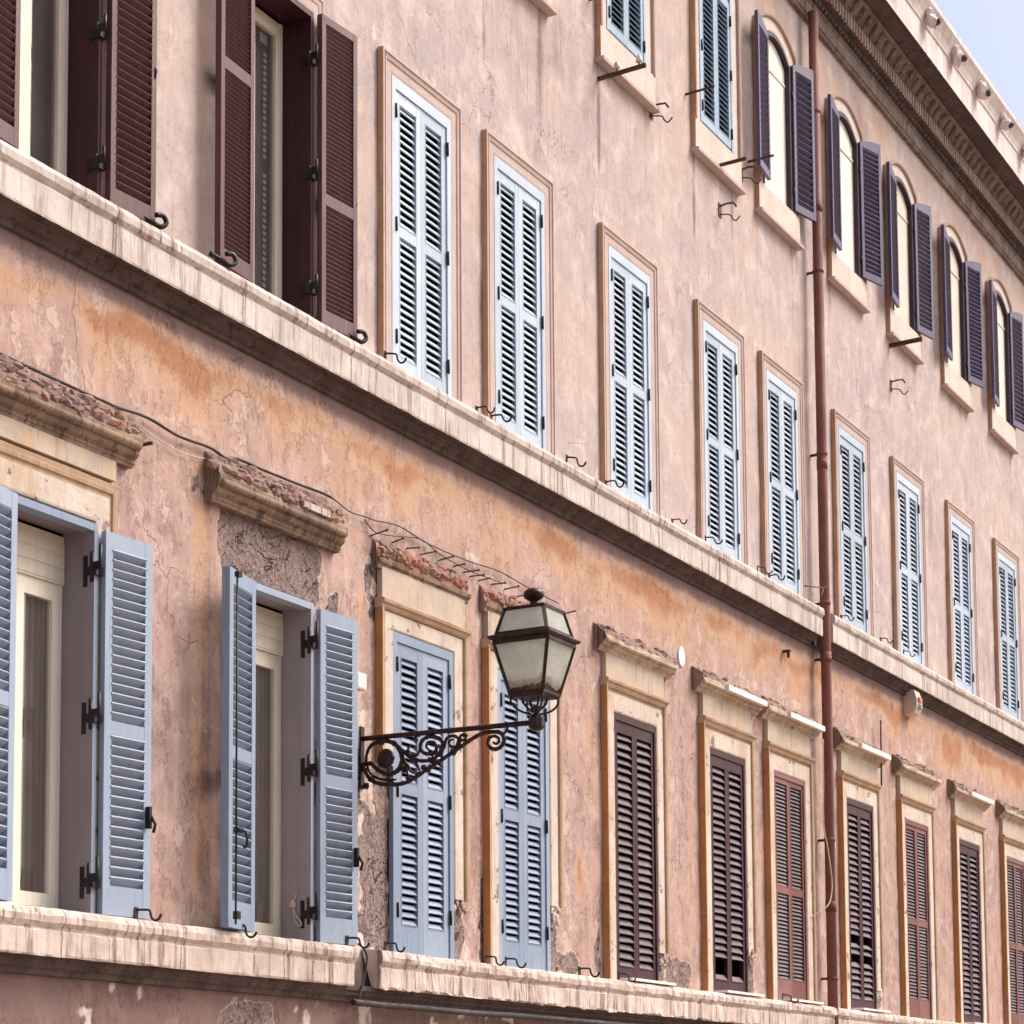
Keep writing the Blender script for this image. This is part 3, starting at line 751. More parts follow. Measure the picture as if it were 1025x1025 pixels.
def strap_hinge(parent, xa, xb, y, z, h=.25):
    mb = MB()
    mb.box(xa-.004, xa+.001, y+.075, y+.115, z-h/2, z+h/2-.02, 'iron')
    mb.box(xa-.010, xb+.004, y-.01, y+.09, z-.045, z+.02, 'iron')
    mb.tube([(xa-.006, y+.03, z-h/2+.03), (xa-.006, y+.03, z+h/2)], .016, 'iron', 8)
    mb.tube([(xa-.006, y-.045, z-h/2+.06), (xa-.006, y-.045, z+h/2+.04)], .013, 'iron', 8)
    mb.box(xa-.012, xa-.002, y-.05, y+.03, z-.01, z+.05, 'iron')
    mb.build('hinge', parent)

def closed_pair(c, z0, z1, hw, w_o, fmat, smat, slmat, label, frame_top=.10, fw=.07, **kw):
    win = window(c, z0, z1, fmat, fw=fw, ft=frame_top, label=label, hw=hw)
    g = .004; x0 = c-hw+.004+fw+g; w = c-x0-.002; zb = z0+.02; h = z1-frame_top-g-zb
    a = leaf_mesh(w, h, .045, 0, smat, slmat, **kw)
    put_leaf(win, a, (x0, .020, zb), 0)
    b = leaf_mesh(w, h, .045, 0, smat, slmat, mirror=True, **kw)
    put_leaf(win, b, (2*c-x0, .020, zb), 0)
    return win, x0, w, zb, h

ordn = ['first', 'second', 'third', 'fourth', 'fifth', 'sixth', 'seventh', 'eighth', 'ninth']
# upper row of closed pale blue shutters
for i, c in enumerate(CX):
    if i < 2: continue
    win, x0, w, zb, h = closed_pair(c, 6.60, 9.396, HW, 0, 'blueT', 'blueT', 'blueT', 'tall window with closed pale blue shutters in the upper row', frame_top=.105,
        stile=.078, top=.11, bot=.20, mids=((1.32, 1.42),), pitch=.069, chord=.050, tilt=58, sth=.010)
    hinges(win, (x0-.006, 2*c-x0+.006), (9.08, 8.02, 6.98), y=-.034)
# lower row: two blue, then brown
for i, c in enumerate(CX):
    if i in (2, 3):
        win, x0, w, zb, h = closed_pair(c, 1.42, 4.288, HW, 0, 'blueB', 'blueB', 'blueB', 'closed grey blue shutters behind the wall lamp' if i == 2 else 'closed grey blue shutters right of the lamp arm',
            frame_top=.085, stile=.085, top=.12, bot=.25, mids=((1.42, 1.53),), pitch=.068, chord=.054, tilt=56, sth=.010)
        hinges(win, (x0-.006, 2*c-x0+.006), (4.0, 2.88, 1.82), y=-.034)
    elif i in (4, 5, 7, 9):
        miss = {4: (), 5: ((.1, 1), (.1, 2)), 7: ((.1, 6), (.1, 9)), 9: ()}[i]
        win, x0, w, zb, h = closed_pair(c, 1.44, 4.288, HW, 0, 'brownframe', 'brownframe', 'slatgrey', 'dark brown weathered shutters with uneven slats',
            frame_top=.07, fw=.04, stile=.055, top=.12, bot=.13, pitch=.086, chord=.074, tilt=56, sth=.012, jit=6, missing=miss)
    elif i in (6, 8, 10):
        win, x0, w, zb, h = closed_pair(c, 1.44, 4.288, HW, 0, 'redbrown', 'redbrown', 'slatgrey', 'reddish brown shutters with fine slats and a middle rail',
            frame_top=.055, fw=.035, stile=.05, top=.06, bot=.26, mids=((1.33, 1.42),), pitch=.047, chord=.040, tilt=56, sth=.008, jit=2)
    if i in (4, 5, 6, 7, 9):
        mb = MB(); mb.box(c-.52, c+.62, -.212, -.0, 1.441, 1.468, 'marble'); H(mb.build('window_sill'))['label'] = 'thin white marble sill lying on the lower ledge'
# top row, closed pale blue arched
def leaf_arch(mirror, w=.47, h=2.03, mat='blueT', sl=None, pitch=.066, **kw):
    return leaf_mesh(w, h, .045, 0, mat, sl or mat, mirror=mirror, arch=.10 if sl == 'purple' else ARCH_RISE, stile=.06, top=.045, bot=.10, pitch=pitch, chord=pitch*(.72 if sl == 'purple' else 1.02)+.004, sth=.022 if sl == 'purple' else .009, tilt=42, **kw)
for i in (3, 4, 5):
    c = CX[i]; win = window(c, 11.84, ZS, 'blueU', fw=.05, arch=True, hw=HW-.03, label='arched window with closed pale blue shutters under the roof')
    put_leaf(win, leaf_arch(False, mat='blueU', w=.452, h=2.08), (c-.456, .012, 11.86), 0)
    put_leaf(win, leaf_arch(True, mat='blueU', w=.452, h=2.08), (c+.456, .012, 11.86), 0)
    hinges(win, (c-.462, c+.462), (12.05, 12.8, 13.5), y=-.034)
def hinge_pins(win, xs, zs, y=-.05):
    hinges(win, xs, zs, y=y, w=.03, h=.08)
for i in (6, 7, 8, 9, 10):
    c = CX[i]; win = window(c, 11.84, ZS, 'darkframe', fw=.045, y0=-.045, y1=.08, arch=True, hw=HW-.03, label='open arched window with dark violet brown shutters and cream blind')
    pt = {6: .088, 7: .068, 8: .074, 9: .07, 10: .08}[i]; ph = {6: 12, 7: 16, 8: 12, 9: 14, 10: 10}[i]
    put_leaf(win, leaf_arch(False, mat='purple', sl='purple', w=.50, h=2.02, pitch=pt), (c-.48, -.125, 11.86), -R(180-6))
    put_leaf(win, leaf_arch(True, mat='purple', sl='purple', w=.50, h=2.08, pitch=pt), (c+.53, -.075, 11.84), R(180-ph))
    mb = MB(); n = 10
    pl = [(c-.49, 11.82), (c+.49, 11.82)]+[(c-.49*t/n, ZS-.08+ARCH_RISE*(1-(t/n)**2)) for t in range(-n, n+1)]
    mb.plate(pl, .022, .03, 'linen'); mb.build('roller_blind', win)
    mb = MB(); mb.box(c-.46, c+.46, .008, .021, 13.50, 13.53, 'linen'); mb.build('casement', win)
    hinge_pins(win, (c-.52, c+.52), (12.1, 13.4), y=-.05)

# open windows -------------------------------------------------------
def casement(win, c, z0, z1, ztop_box, back, hw, mat='creamwood', roller=False):
    mb = MB(); y0, y1 = back, back+.06
    a, b = c-hw, c+hw
    mb.box(a, a+.045, y0+.012, y1, z0, z1, mat); mb.box(b-.045, b, y0+.012, y1, z0, z1, mat)
    mb.box(a+.045, b-.045, y0+.013, y1, ztop_box-.05, ztop_box, mat); mb.box(a+.045, b-.045, y0+.013, y1, z0, z0+.05, mat)
    for (u0, u1) in ((a+.048, c-.001), (c+.001, b-.048)):
        mb.box(u0, u0+.075, y0, y1-.01, z0+.052, ztop_box-.052, mat); mb.box(u1-.075, u1, y0, y1-.01, z0+.052, ztop_box-.052, mat)
        mb.box(u0+.075, u1-.075, y0+.001, y1-.011, ztop_box-.13, ztop_box-.052, mat); mb.box(u0+.075, u1-.075, y0+.001, y1-.011, z0+.052, z0+.15, mat)
    o = mb.build('casement', win)
    mb = MB(); mb.box(a+.12, b-.12, y0+.028, y0+.033, z0+.14, ztop_box-.12, 'glass'); mb.build('glass_pane', win)
    if roller:
        mb = MB(); mb.box(a+.003, b-.003, y0-.005, y1, ztop_box+.002, z1-.002, mat)
        for k in range(3): mb.box(a+.004, b-.004, y0-.011, y0-.0052, ztop_box+.02+k*.10, ztop_box+.105+k*.10, mat)
        mb.build('roller_box', win)
def curtain(win, c, z0, z1, y, hw, mat, pleats=16, amp=.014):
    mb = MB(); n = pleats*6; vs = []; fs = []
    for i in range(n+1):
        x = c-hw+2*hw*i/n; yy = y+amp*math.sin(i/6*2*math.pi+.8*math.sin(i*.13))
        vs += [(x, yy, z0), (x, yy, z1)]
    fs = [(2*i, 2*i+2, 2*i+3, 2*i+1) for i in range(n)]
    mb.add(vs, fs, mat, True); return mb.build('curtain', win)

def lining(win, c, z0, z1, mat, y0, y1, hw, t=.03, face=.06, inner=None):
    inner = inner or mat
    mb = MB(); e = .004
    for s in (-1, 1):
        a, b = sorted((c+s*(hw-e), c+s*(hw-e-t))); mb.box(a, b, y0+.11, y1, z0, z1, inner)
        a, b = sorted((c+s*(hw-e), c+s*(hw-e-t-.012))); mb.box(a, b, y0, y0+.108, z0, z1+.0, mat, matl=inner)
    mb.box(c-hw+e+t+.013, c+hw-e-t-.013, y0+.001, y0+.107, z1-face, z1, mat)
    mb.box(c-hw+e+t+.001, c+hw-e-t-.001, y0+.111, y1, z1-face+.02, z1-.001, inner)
    return mb

# lower blue open window
KW_B = dict(stile=.075, top=.12, bot=.21, mids=((1.30, 1.40),), pitch=.069, chord=.082, tilt=44, sth=.016)
def open_blue(c, li, phiL, phiR):
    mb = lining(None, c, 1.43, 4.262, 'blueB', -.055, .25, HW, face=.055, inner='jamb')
    win = H(mb.build('window')); win['label'] = 'open window with grey blue shutters folded back and a cream casement'
    casement(win, c, 1.44, 4.20, 3.84, .235, HW-.036, roller=True)
    curtain(win, c, 1.5, 3.78, .292, HW-.06, 'curtain')
    put_leaf(win, leaf_mesh(.525, 2.775, .066, 0, 'blueB', 'blueB', **KW_B), (c-HW+.075, -.165, 1.445), -R(180-phiL), 'open grey blue shutter leaf with a black bolt')
    put_leaf(win, leaf_mesh(.50, 2.775, .048, 0, 'blueB', 'blueB', mirror=True, **KW_B), (c+HW+.03, -.10, 1.445), R(180-phiR), 'open grey blue shutter leaf folded back to the wall')
    for z in (3.93, 2.86, 1.68):
        strap_hinge(win, c+HW-.045, c+HW+.02, -.07, z)
    # bolt rod on the free edge
    fx = c-HW+.085-.525*math.cos(R(phiL)); fy = -.165-.525*math.sin(R(phiL))
    mb = MB(); mb.tube([(fx+.01, fy-.055, 1.46), (fx+.01, fy-.055, 4.2)], .008, 'iron', 6)
    mb.box(fx-.012, fx+.035, fy-.085, fy-.045, 4.13, 4.17, 'iron'); mb.box(fx-.012, fx+.035, fy-.085, fy-.045, 1.50, 1.56, 'iron')
    mb.tube([(fx-.01, fy-.06, 2.18), (fx+.045, fy-.085, 2.18)], .024, 'iron', 8)
    mb.tube(smooth_path([(fx+.04, fy-.085, 2.18), (fx+.07, fy-.10, 2.165), (fx+.08, fy-.11, 2.10), (fx+.07, fy-.10, 2.05), (fx+.05, fy-.095, 2.06)]), .010, 'iron', 6)
    mb.build('bolt', win)
    rx = c+HW-.035+.50*math.cos(R(phiR)); ry = -.10-.5*math.sin(R(phiR))
    mb = MB(); mb.box(rx-.006, rx+.022, ry-.045, ry-.005, 2.10, 2.26, 'iron'); mb.tube([(rx+.02, ry-.04, 2.19), (rx+.03, ry-.07, 2.13), (rx+.02, ry-.06, 2.07)], .012, 'iron', 6)
    mb.build('latch', win)
    return win
open_blue(CX[1], 1, 12, 6)
open_blue(CX[0], 0, 10, 5)
# upper brown open window
KW_T = dict(stile=.055, top=.07, bot=.13, tilt=42)
def open_brown(c, fine, phiL, phiR):
    mb = lining(None, c, 6.62, 9.385, 'brownframe', -.045, .27, HW, face=.05)
    win = H(mb.build('window')); win['label'] = 'open window with maroon brown shutters and worn cream casement'
    casement(win, c, 6.63, 9.34, 9.33, .24, HW-.036)
    mb = MB(); mb.box(c-.42, c+.42, .283, .293, 6.7, 9.3, 'greyblind')
    if fine:
        z = 6.9
        while z < 9.0:
            if not (7.95 < z < 8.07): mb.box(c+.255, c+.30, .276, .2825, z, z+.032, 'white')  # white bars paint in the light showing through the blind's slits
            z += .056
        mb.box(c+.20, c+.31, .276, .2825, 9.08, 9.16, 'white')
    mb.build('roller_blind', win)
    k = dict(pitch=.0405, chord=.054, sth=.007, mids=((1.60, 1.70),)) if fine else dict(pitch=.066, chord=.082, sth=.010)
    put_leaf(win, leaf_mesh(.50, 2.72, .055, 0, 'brownT', 'brownT', **KW_T, **k), (c-HW+.07, -.135, 6.655), -R(180-phiL), 'open maroon shutter leaf with worn edge')
    k2 = dict(k); 
    if fine: k2['mids'] = ((1.05, 1.15), )
    put_leaf(win, leaf_mesh(.50, 2.72, .055, 0, 'brownT', 'brownT', mirror=True, **KW_T, **k2), (c+HW+.02, -.115, 6.655), R(180-phiR), 'open maroon shutter leaf folded to the wall')
    for z in (8.96, 7.95, 6.95): strap_hinge(win, c+HW-.045, c+HW+.01, -.06, z, h=.14)
    # curled iron catches at the foot of the leaves
    for (x, y) in ((c-HW-.42, -.16), (c+HW+.47, -.14)):
        mb = MB(); mb.tube(smooth_path([(x-.10, y+.04, 6.70), (x-.02, y-.02, 6.66), (x+.04, y-.06, 6.63), (x+.09, y-.08, 6.67), (x+.06, y-.07, 6.72), (x+.0, y-.05, 6.71)]), .020, 'iron', 7)
        mb.build('shutter_catch', win)
    x = c+HW+.49
    mb = MB(); mb.tube([(x, -.12, 7.92), (x+.02, -.15, 7.86), (x+.01, -.14, 7.79)], .014, 'iron', 6); mb.box(x-.02, x+.02, -.14, -.11, 7.84, 7.94, 'iron'); mb.build('latch', win)
    return win
open_brown(CX[1], True, 3, 5)
open_brown(CX[0], False, 4, 4)

# ------------------------------------------------------------------ wall lamp
LX = 15.84
lamp = empty('wall_lamp', (LX, 0, 3.0))
tag(lamp, 'wrought iron wall lantern on a scrolled bracket beside the open blue window', 'street lamp')
def LP(o, par=None):
    o.parent = par or lamp
    if par is None: o.location = Vector(o.location)-Vector((LX, 0, 3.0))
    return o
def yz(pts, dx=0.): return [(LX+dx, -a, z) for a, z in pts]
mb = MB()
mb.tube([(LX, 0.0, 3.255), (LX, -.30, 3.252), (LX, -1.62, 3.238)], .023, 'lampmetal', 10)
mb.tube([(LX, -.86, 3.246), (LX, -.89, 3.246)], .027, 'lampmetal', 10)
for z0, s_ in ((3.235, .058),):
    ang = R(45)
    prof = [(3.165, .03), (3.175, .05), (3.20, .066), (3.265, .068), (3.285, .055), (3.30, .028), (3.345, .020), (3.36, .032), (3.375, .02)]
    vs = []; n = 8
    for z, r in prof: vs += [(LX+r*math.cos(2*math.pi*k/n+.39), -1.685+r*math.sin(2*math.pi*k/n+.39), z) for k in range(n)]
    fs = [(i*n+k, i*n+(k+1) % n, (i+1)*n+(k+1) % n, (i+1)*n+k) for i in range(len(prof)-1) for k in range(n)]+[tuple(range(n))[::-1], tuple((len(prof)-1)*n+k for k in range(n))]
    mb.add(vs, fs, 'lampmetal')
bracket = LP(mb.build('bracket_arm'))
mb = MB(); mb.box(LX-.03, LX+.03, -.014, .004, 2.82, 3.36, 'lampmetal'); LP(mb.build('wall_plate'))
SCR = {
'lower': [(0.0, 3.036), (0.036, 2.981), (0.077, 2.912), (0.153, 2.86), (0.235, 2.842), (0.327, 2.831), (0.408, 2.834), (0.489, 2.853), (0.626, 2.921), (0.763, 2.989), (0.864, 3.04), (0.936, 3.078), (1.003, 3.112), (1.093, 3.159), (1.17, 3.188), (1.248, 3.197), (1.335, 3.188), (1.377, 3.157), (1.384, 3.107), (1.356, 3.066), (1.307, 3.048), (1.258, 3.065), (1.234, 3.106), (1.247, 3.147), (1.291, 3.16), (1.333, 3.137), (1.335, 3.102), (1.304, 3.093), (1.282, 3.112)],
'inner_low': [(0.059, 3.01), (0.095, 2.946), (0.165, 2.9), (0.258, 2.877), (0.351, 2.874)],
'ring': [(-0.02, 3.009), (0.036, 3.032), (0.106, 3.031), (0.136, 3.003), (0.188, 2.958), (0.281, 2.925), (0.362, 2.949), (0.406, 3.02), (0.397, 3.096), (0.346, 3.171), (0.259, 3.215), (0.165, 3.213), (0.089, 3.18), (0.054, 3.112), (0.048, 3.031)],
's2': [(0.259, 3.215), (0.351, 3.171), (0.421, 3.109), (0.489, 3.053), (0.581, 3.015), (0.683, 3.011), (0.752, 3.045), (0.797, 3.106), (0.797, 3.165), (0.741, 3.202), (0.661, 3.21), (0.604, 3.183), (0.587, 3.134), (0.615, 3.082), (0.684, 3.061), (0.735, 3.081), (0.741, 3.131), (0.707, 3.164), (0.661, 3.163), (0.644, 3.129), (0.672, 3.102)],
's3': [(0.785, 3.027), (0.797, 3.076), (0.82, 3.113), (0.831, 3.162), (0.865, 3.194), (0.921, 3.193), (0.96, 3.16), (0.949, 3.117), (0.904, 3.101), (0.865, 3.129), (0.876, 3.163), (0.91, 3.165)],
's4': [(0.954, 3.111), (0.977, 3.149), (0.972, 3.189), (1.011, 3.2), (1.044, 3.182)],
's5': [(0.936, 3.109), (0.953, 3.157), (0.976, 3.189), (1.009, 3.191), (1.026, 3.165), (1.004, 3.147), (0.987, 3.164)],
's6': [(0.409, 3.08), (0.432, 3.018), (0.455, 2.936), (0.466, 2.865)],
's7': [(0.415, 3.019), (0.466, 2.985), (0.489, 2.933), (0.535, 2.909)],
's8': [(0.559, 3.187), (0.536, 3.229), (0.582, 3.225)],
's9': [(0.581, 3.125), (0.558, 3.067), (0.489, 3.073), (0.467, 3.135), (0.49, 3.153)],
's10': [(0.535, 3.029), (0.558, 2.977), (0.581, 2.925)],
's11': [(0.695, 3.055), (0.717, 3.023), (0.763, 2.969), (0.808, 2.941)],
's12': [(1.384, 3.17), (1.41, 3.20), (1.42, 3.225)]}
RAD = {'lower': .0185, 'ring': .021, 's2': .017, 'inner_low': .012, 's3': .014}
mb = MB()
for k, p in SCR.items():
    sp = smooth_path(yz(p), 4); r = RAD.get(k, .011); N = len(sp)
    mb.tube(sp, r, 'lampmetal', 8, rr=[r*(1-.45*max(0, (i/N-.7)/.3))*(1+.10*math.sin(i*1.9)) for i in range(N)])
for (a, z, sx, sz) in ((.245, 3.064, .085, .085),):
    vs = []; n = 16; m_ = 10
    for j in range(m_+1):
        th = math.pi*j/m_
        for k in range(n): vs.append((LX+.045*math.sin(th)*math.cos(2*math.pi*k/n), -a-sx*math.sin(th)*math.sin(2*math.pi*k/n)*(1+.06*math.sin(th*9)), z+sz*math.cos(th)))
    mb.add(vs, [(j*n+k, j*n+(k+1) % n, (j+1)*n+(k+1) % n, (j+1)*n+k) for j in range(m_) for k in range(n)], 'lampmetal', True)
for (a, z) in ((.47, 2.87), (.56, 2.90), (.62, 2.95), (.70, 3.0), (.20, 3.21), (.33, 3.19), (.46, 3.09), (.30, 2.84), (.10, 2.89), (.05, 2.84), (.52, 3.03), (.90, 3.06), (.66, 2.93), (.42, 2.95)):
    mb.rock((LX, -a, z), (.032, .035, .030), 'lampmetal')
LP(mb.build('scrollwork'))
# lantern
LY = -1.67
lan = MB()
lev = {'bot': (.150, 3.468), 'btop': (.247, 3.880), 'rbot': (.232, 3.955), 'rtop': (.178, 4.165)}
cor = [(-1, -1), (1, -1), (1, 1), (-1, 1)]
def LV(k, s): r, z = lev[k]; return Vector((LX+s[0]*r, LY+s[1]*r, z))
def bar(a, b, t):
    d = (b-a).normalized(); u = d.cross(Vector((0, 0, 1)))
    u = u.normalized() if u.length > .01 else Vector((1, 0, 0)); w_ = d.cross(u); h = t/2
    vs = [p+u*i*h+w_*j*h for p in (a, b) for (i, j) in ((-1, -1), (1, -1), (1, 1), (-1, 1))]
    lan.add(vs, [(3, 2, 1, 0), (4, 5, 6, 7), (0, 1, 5, 4), (1, 2, 6, 5), (2, 3, 7, 6), (3, 0, 4, 7)], 'lampmetal')
for s in cor: bar(LV('bot', s), LV('btop', s), .024); bar(LV('rbot', s), LV('rtop', s), .024)
for i in range(4):
    a, b = cor[i], cor[(i+1) % 4]
    bar(LV('bot', a), LV('bot', b), .022); bar(LV('btop', a), LV('btop', b), .026); bar(LV('rbot', a), LV('rbot', b), .026); bar(LV('rtop', a), LV('rtop', b), .026)
def sqring(levels, mat='lampmetal'):
    vs = []
    for r, z in levels: vs += [(LX+s[0]*r, LY+s[1]*r, z) for s in cor]
    n = len(levels)
    fs = [(i*4+k, i*4+(k+1) % 4, (i+1)*4+(k+1) % 4, (i+1)*4+k) for i in range(n-1) for k in range(4)]
    lan.add(vs, fs, mat)
sqring([(.21, 3.880), (.252, 3.880), (.256, 3.900), (.280, 3.912), (.288, 3.925), (.284, 3.936), (.246, 3.952), (.226, 3.958), (.21, 3.95), (.21, 3.880)])
sqring([(.02, 3.432), (.136, 3.436), (.156, 3.449), (.162, 3.464), (.156, 3.479), (.02, 3.476)])
sqring([(.192, 4.160), (.192, 4.176), (.16, 4.186), (.02, 4.196)])
o = mb = None
for s in cor:      # four cradle scrolls under the tray
    p = [(LX+s[0]*.145, LY+s[1]*.145, 3.44), (LX+s[0]*.143, LY+s[1]*.143, 3.40), (LX+s[0]*.115, LY+s[1]*.115, 3.35), (LX+s[0]*.07, LY+s[1]*.07, 3.318), (LX+s[0]*.02, LY+s[1]*.02, 3.305)]
    lan.tube(smooth_path(p), .0095, 'lampmetal', 6)
    p = [(LX+s[0]*.075, LY+s[1]*.075, 3.44), (LX+s[0]*.07, LY+s[1]*.07, 3.40), (LX+s[0]*.045, LY+s[1]*.045, 3.36), (LX+s[0]*.02, LY+s[1]*.02, 3.33)]
    lan.tube(smooth_path(p), .010, 'lampmetal', 6)
lantern = LP(lan.build('lantern_frame'))
fin = MB(); prof = [(.05, 4.185), (.052, 4.20), (.034, 4.215), (.032, 4.245), (.045, 4.255), (.078, 4.275), (.087, 4.30), (.082, 4.325), (.06, 4.345), (.03, 4.357), (.0, 4.36)]
n = 20; vs = []
for r, z in prof: vs += [(LX+r*math.cos(2*math.pi*k/n), LY+r*math.sin(2*math.pi*k/n), z) for k in range(n)]
fin.add(vs, [(i*n+k, i*n+(k+1) % n, (i+1)*n+(k+1) % n, (i+1)*n+k) for i in range(len(prof)-1) for k in range(n)], 'lampmetal', True)
fin.build('finial', lantern)
for i in range(4):
    a, b = cor[i], cor[(i+1) % 4]
    for (k0, k1, mid) in (('bot', 'btop', None), ('rbot', 'rtop', None)):
        g = MB(); base = Vector((LX, LY, lev[k0][1]-(0 if k0 == 'bot' else 1.)))
        q = [LV(k0, a), LV(k0, b), LV(k1, b), LV(k1, a)]
        nrm = (q[1]-q[0]).cross(q[3]-q[0]).normalized()
        vs = [p-base for p in q]+[p-base-nrm*.004 for p in q]
        g.add(vs, [(0, 1, 2, 3), (7, 6, 5, 4), (0, 4, 5, 1), (1, 5, 6, 2), (2, 6, 7, 3), (3, 7, 4, 0)], 'lampglass')
        o = g.build('glass_pane', lantern, loc=base)
mb = MB(); mb.tube([(LX, LY, 4.16), (LX, LY, 3.90)], .035, 'lampmetal', 10); mb.tube([(LX, LY, 3.90), (LX, LY, 3.86), (LX, LY, 3.78), (LX, LY, 3.70), (LX, LY, 3.68)], .04, 'white', 12, rr=[.025, .045, .06, .04, .01]); mb.build('light_bulb', lantern)

# ------------------------------------------------------------------ loose things on the wall
# downpipe
PX = 27.17
pipe = empty('downpipe', (PX, -.15, GZ)); tag(pipe, 'oxide red metal downpipe running the full height of the wall', 'pipe')
mb = MB(); mb.tube([(PX, -.15, 14.79), (PX, -.15, 6.9), (PX, -.15, 6.5), (PX, -.15, 6.2), (PX, -.15, 5.0), (PX, -.15, GZ+.02)], .066, 'pipe', 16)
def PP(o): o.parent = pipe; o.location = Vector(o.location)-pipe.location; return o
PP(mb.build('pipe_shaft'))
for z in (13.4, 11.2, 8.72, 6.72, 5.98, 3.6, 1.8):
    mb = MB(); mb.tube([(PX, -.15, z-.022), (PX, -.15, z+.022)], .074, 'pipe', 16); mb.box(PX-.015, PX+.015, -.09, .01, z-.015, z+.015, 'rust'); PP(mb.build('pipe_clip'))
for z in (12.1, 8.6, 6.02, 2.75):
    mb = MB(); mb.tube([(PX, -.15, z-.09), (PX, -.15, z+.05)], .071, 'pipe', 16); PP(mb.build('pipe_socket'))

def single(name, mb, label, cat, group=None):
    o = mb.build(name); tag(o, label, cat, group); return o
mb = MB(); P_ = [(11., 5.21), (12.0, 5.2), (12.21, 5.202), (12.38, 5.2), (12.65, 5.221), (12.83, 5.218), (13.15, 5.188), (13.54, 5.207), (13.75, 5.18), (13.91, 5.215), (14.3, 5.219), (14.82, 5.232), (15.28, 5.245), (15.6, 5.192), (15.85, 5.206), (16.03, 5.214), (16.44, 5.257), (16.98, 5.215), (17.74, 5.223), (18.33, 5.256), (18.96, 5.221), (19.6, 5.2)]
pts = smooth_path([(a, -.03, z) for a, z in P_], 5); N = len(pts)
mb.tube(pts, .012, 'cable', 6, rr=[.012 if p.x < 15.3 else .006 for p in pts])
single('electric_cable', mb, 'black electric cable sagging along the wall above the broken window hoods', 'cable')
mb = MB(); mb.tube(smooth_path([(12.6, -.02, 5.171), (12.79, -.018, 5.115), (13.16, -.018, 5.077), (13.49, -.018, 5.107), (13.9, -.02, 5.205)], 5), .005, 'whitecable', 6)
single('thin_wire', mb, 'thin pale wire hanging in a curve under the black cable, far left hoods', 'wire')
mb = MB(); mb.tube(smooth_path([(15.86, -.02, 5.185), (16.03, -.03, 5.109), (16.37, -.03, 5.152), (16.82, -.03, 5.225), (17.18, -.04, 5.159), (17.71, -.03, 5.134), (18.35, -.03, 5.154)], 5), .005, 'cable', 6)
single('loose_wire', mb, 'thin dark wire looping between the nails above the closed blue shutters', 'wire')
mb = MB(); c1 = [(15.6, 3.637), (15.61, 3.207), (15.60, 2.692), (15.61, 2.18), (15.60, 1.84), (15.62, 1.50)]
pts = [(a, -.02, z) for a, z in c1]+[(15.66, -.10, 1.46), (15.72, -.13, 1.36), (15.66, -.13, 1.16), (15.58, -.13, .99)]
mb.tube(smooth_path(pts, 5), .010, 'cable', 6); single('drop_cable', mb, 'black cable dropping from the white box past the gap in the ledge', 'cable')
mb = MB(); pts = smooth_path([(15.51, -.12, 0.972), (15.94, -.13, 0.966), (16.62, -.12, 0.969), (17.53, -.13, 0.963), (18.51, -.12, 0.975), (19.25, -.12, 0.975), (22., -.12, .97), (26, -.12, .975)], 12)
mb.tube(pts, .026, 'cable', 8, rr=[.026+.005*(i % 2) for i in range(len(pts))]); single('cable_bundle', mb, 'thick bound black cable bundle running below the lower ledge', 'cable')
mb = MB(); mb.tube(smooth_path([(26.86, -.2, 4.869), (26.84, -.2, 4.3), (26.82, -.2, 3.762), (26.93, -.21, 3.451), (27.04, -.215, 3.074), (27.01, -.215, 2.877), (26.89, -.2, 2.712), (26.66, -.06, 2.553)], 6), .008, 'whitecable', 6)
single('slack_wire', mb, 'slack cream wire looping beside the red downpipe', 'wire')
mb = MB(); mb.box(15.64, 15.79, -.085, .004, 3.66, 3.80, 'white'); mb.box(15.65, 15.78, -.089, -.084, 3.67, 3.79, 'white'); mb.tube([(15.66, -.05, 3.66), (15.66, -.05, 3.63)], .016, 'cable', 8)
single('junction_box', mb, 'small white junction box on the wall beside the open blue shutter', 'electrical box')
al = empty('alarm_box', (31.0, 0, 5.85)); tag(al, 'beige alarm siren box with an orange lamp below the upper ledge', 'alarm')
def AL(o): o.parent = al; o.location = Vector(o.location)-al.location; return o
mb = MB(); mb.prism([(.004, 5.84), (-.15, 5.86), (-.19, 5.95), (-.19, 6.08), (-.15, 6.2), (.004, 6.22)], 30.87, 31.13, 'beige'); AL(mb.build('housing'))
mb = MB(); mb.box(30.93, 31.07, -.215, -.188, 6.03, 6.09, 'redlens'); AL(mb.build('warning_lamp'))
mb = MB()
for k in range(4): mb.box(30.92, 31.08, -.194, -.186, 5.93+k*.018, 5.938+k*.018, 'iron')
AL(mb.build('speaker_grille'))
mb = MB(); n = 18
mb.plate([(22.76+.085*math.cos(2*math.pi*k/n), 5.23+.115*math.sin(2*math.pi*k/n)) for k in range(n)], -.016, .004, 'white')
single('oval_plaque', mb, 'small blank white oval plaque between two brown windows', 'plaque')
mb = MB(); mb.tube([(14.93, -.18, 1.83), (14.96, -.17, 1.79)], .006, 'whitecable', 6)
kx, ky = CX[1]+HW-.046, .10
mb = MB(); mb.tube(smooth_path([(kx-.006, ky-.02, 1.84), (kx-.004, ky, 1.80), (kx-.006, ky+.02, 1.76), (kx-.008, ky-.01, 1.73), (kx-.006, ky+.02, 1.76), (kx-.01, ky-.02, 1.66), (kx-.008, ky-.07, 1.60), (kx-.008, ky-.05, 1.575), (kx-.008, ky, 1.64), (kx-.006, ky+.015, 1.73)], 4), .007, 'whitecable', 6)
mb.rock((kx-.012, ky+.01, 1.755), (.03, .035, .04), 'whitecable'); o = single('knotted_string', mb, 'knotted cream string hanging on the jamb of the open blue window', 'string')
o.location = (-.002-.0, 0, 0)

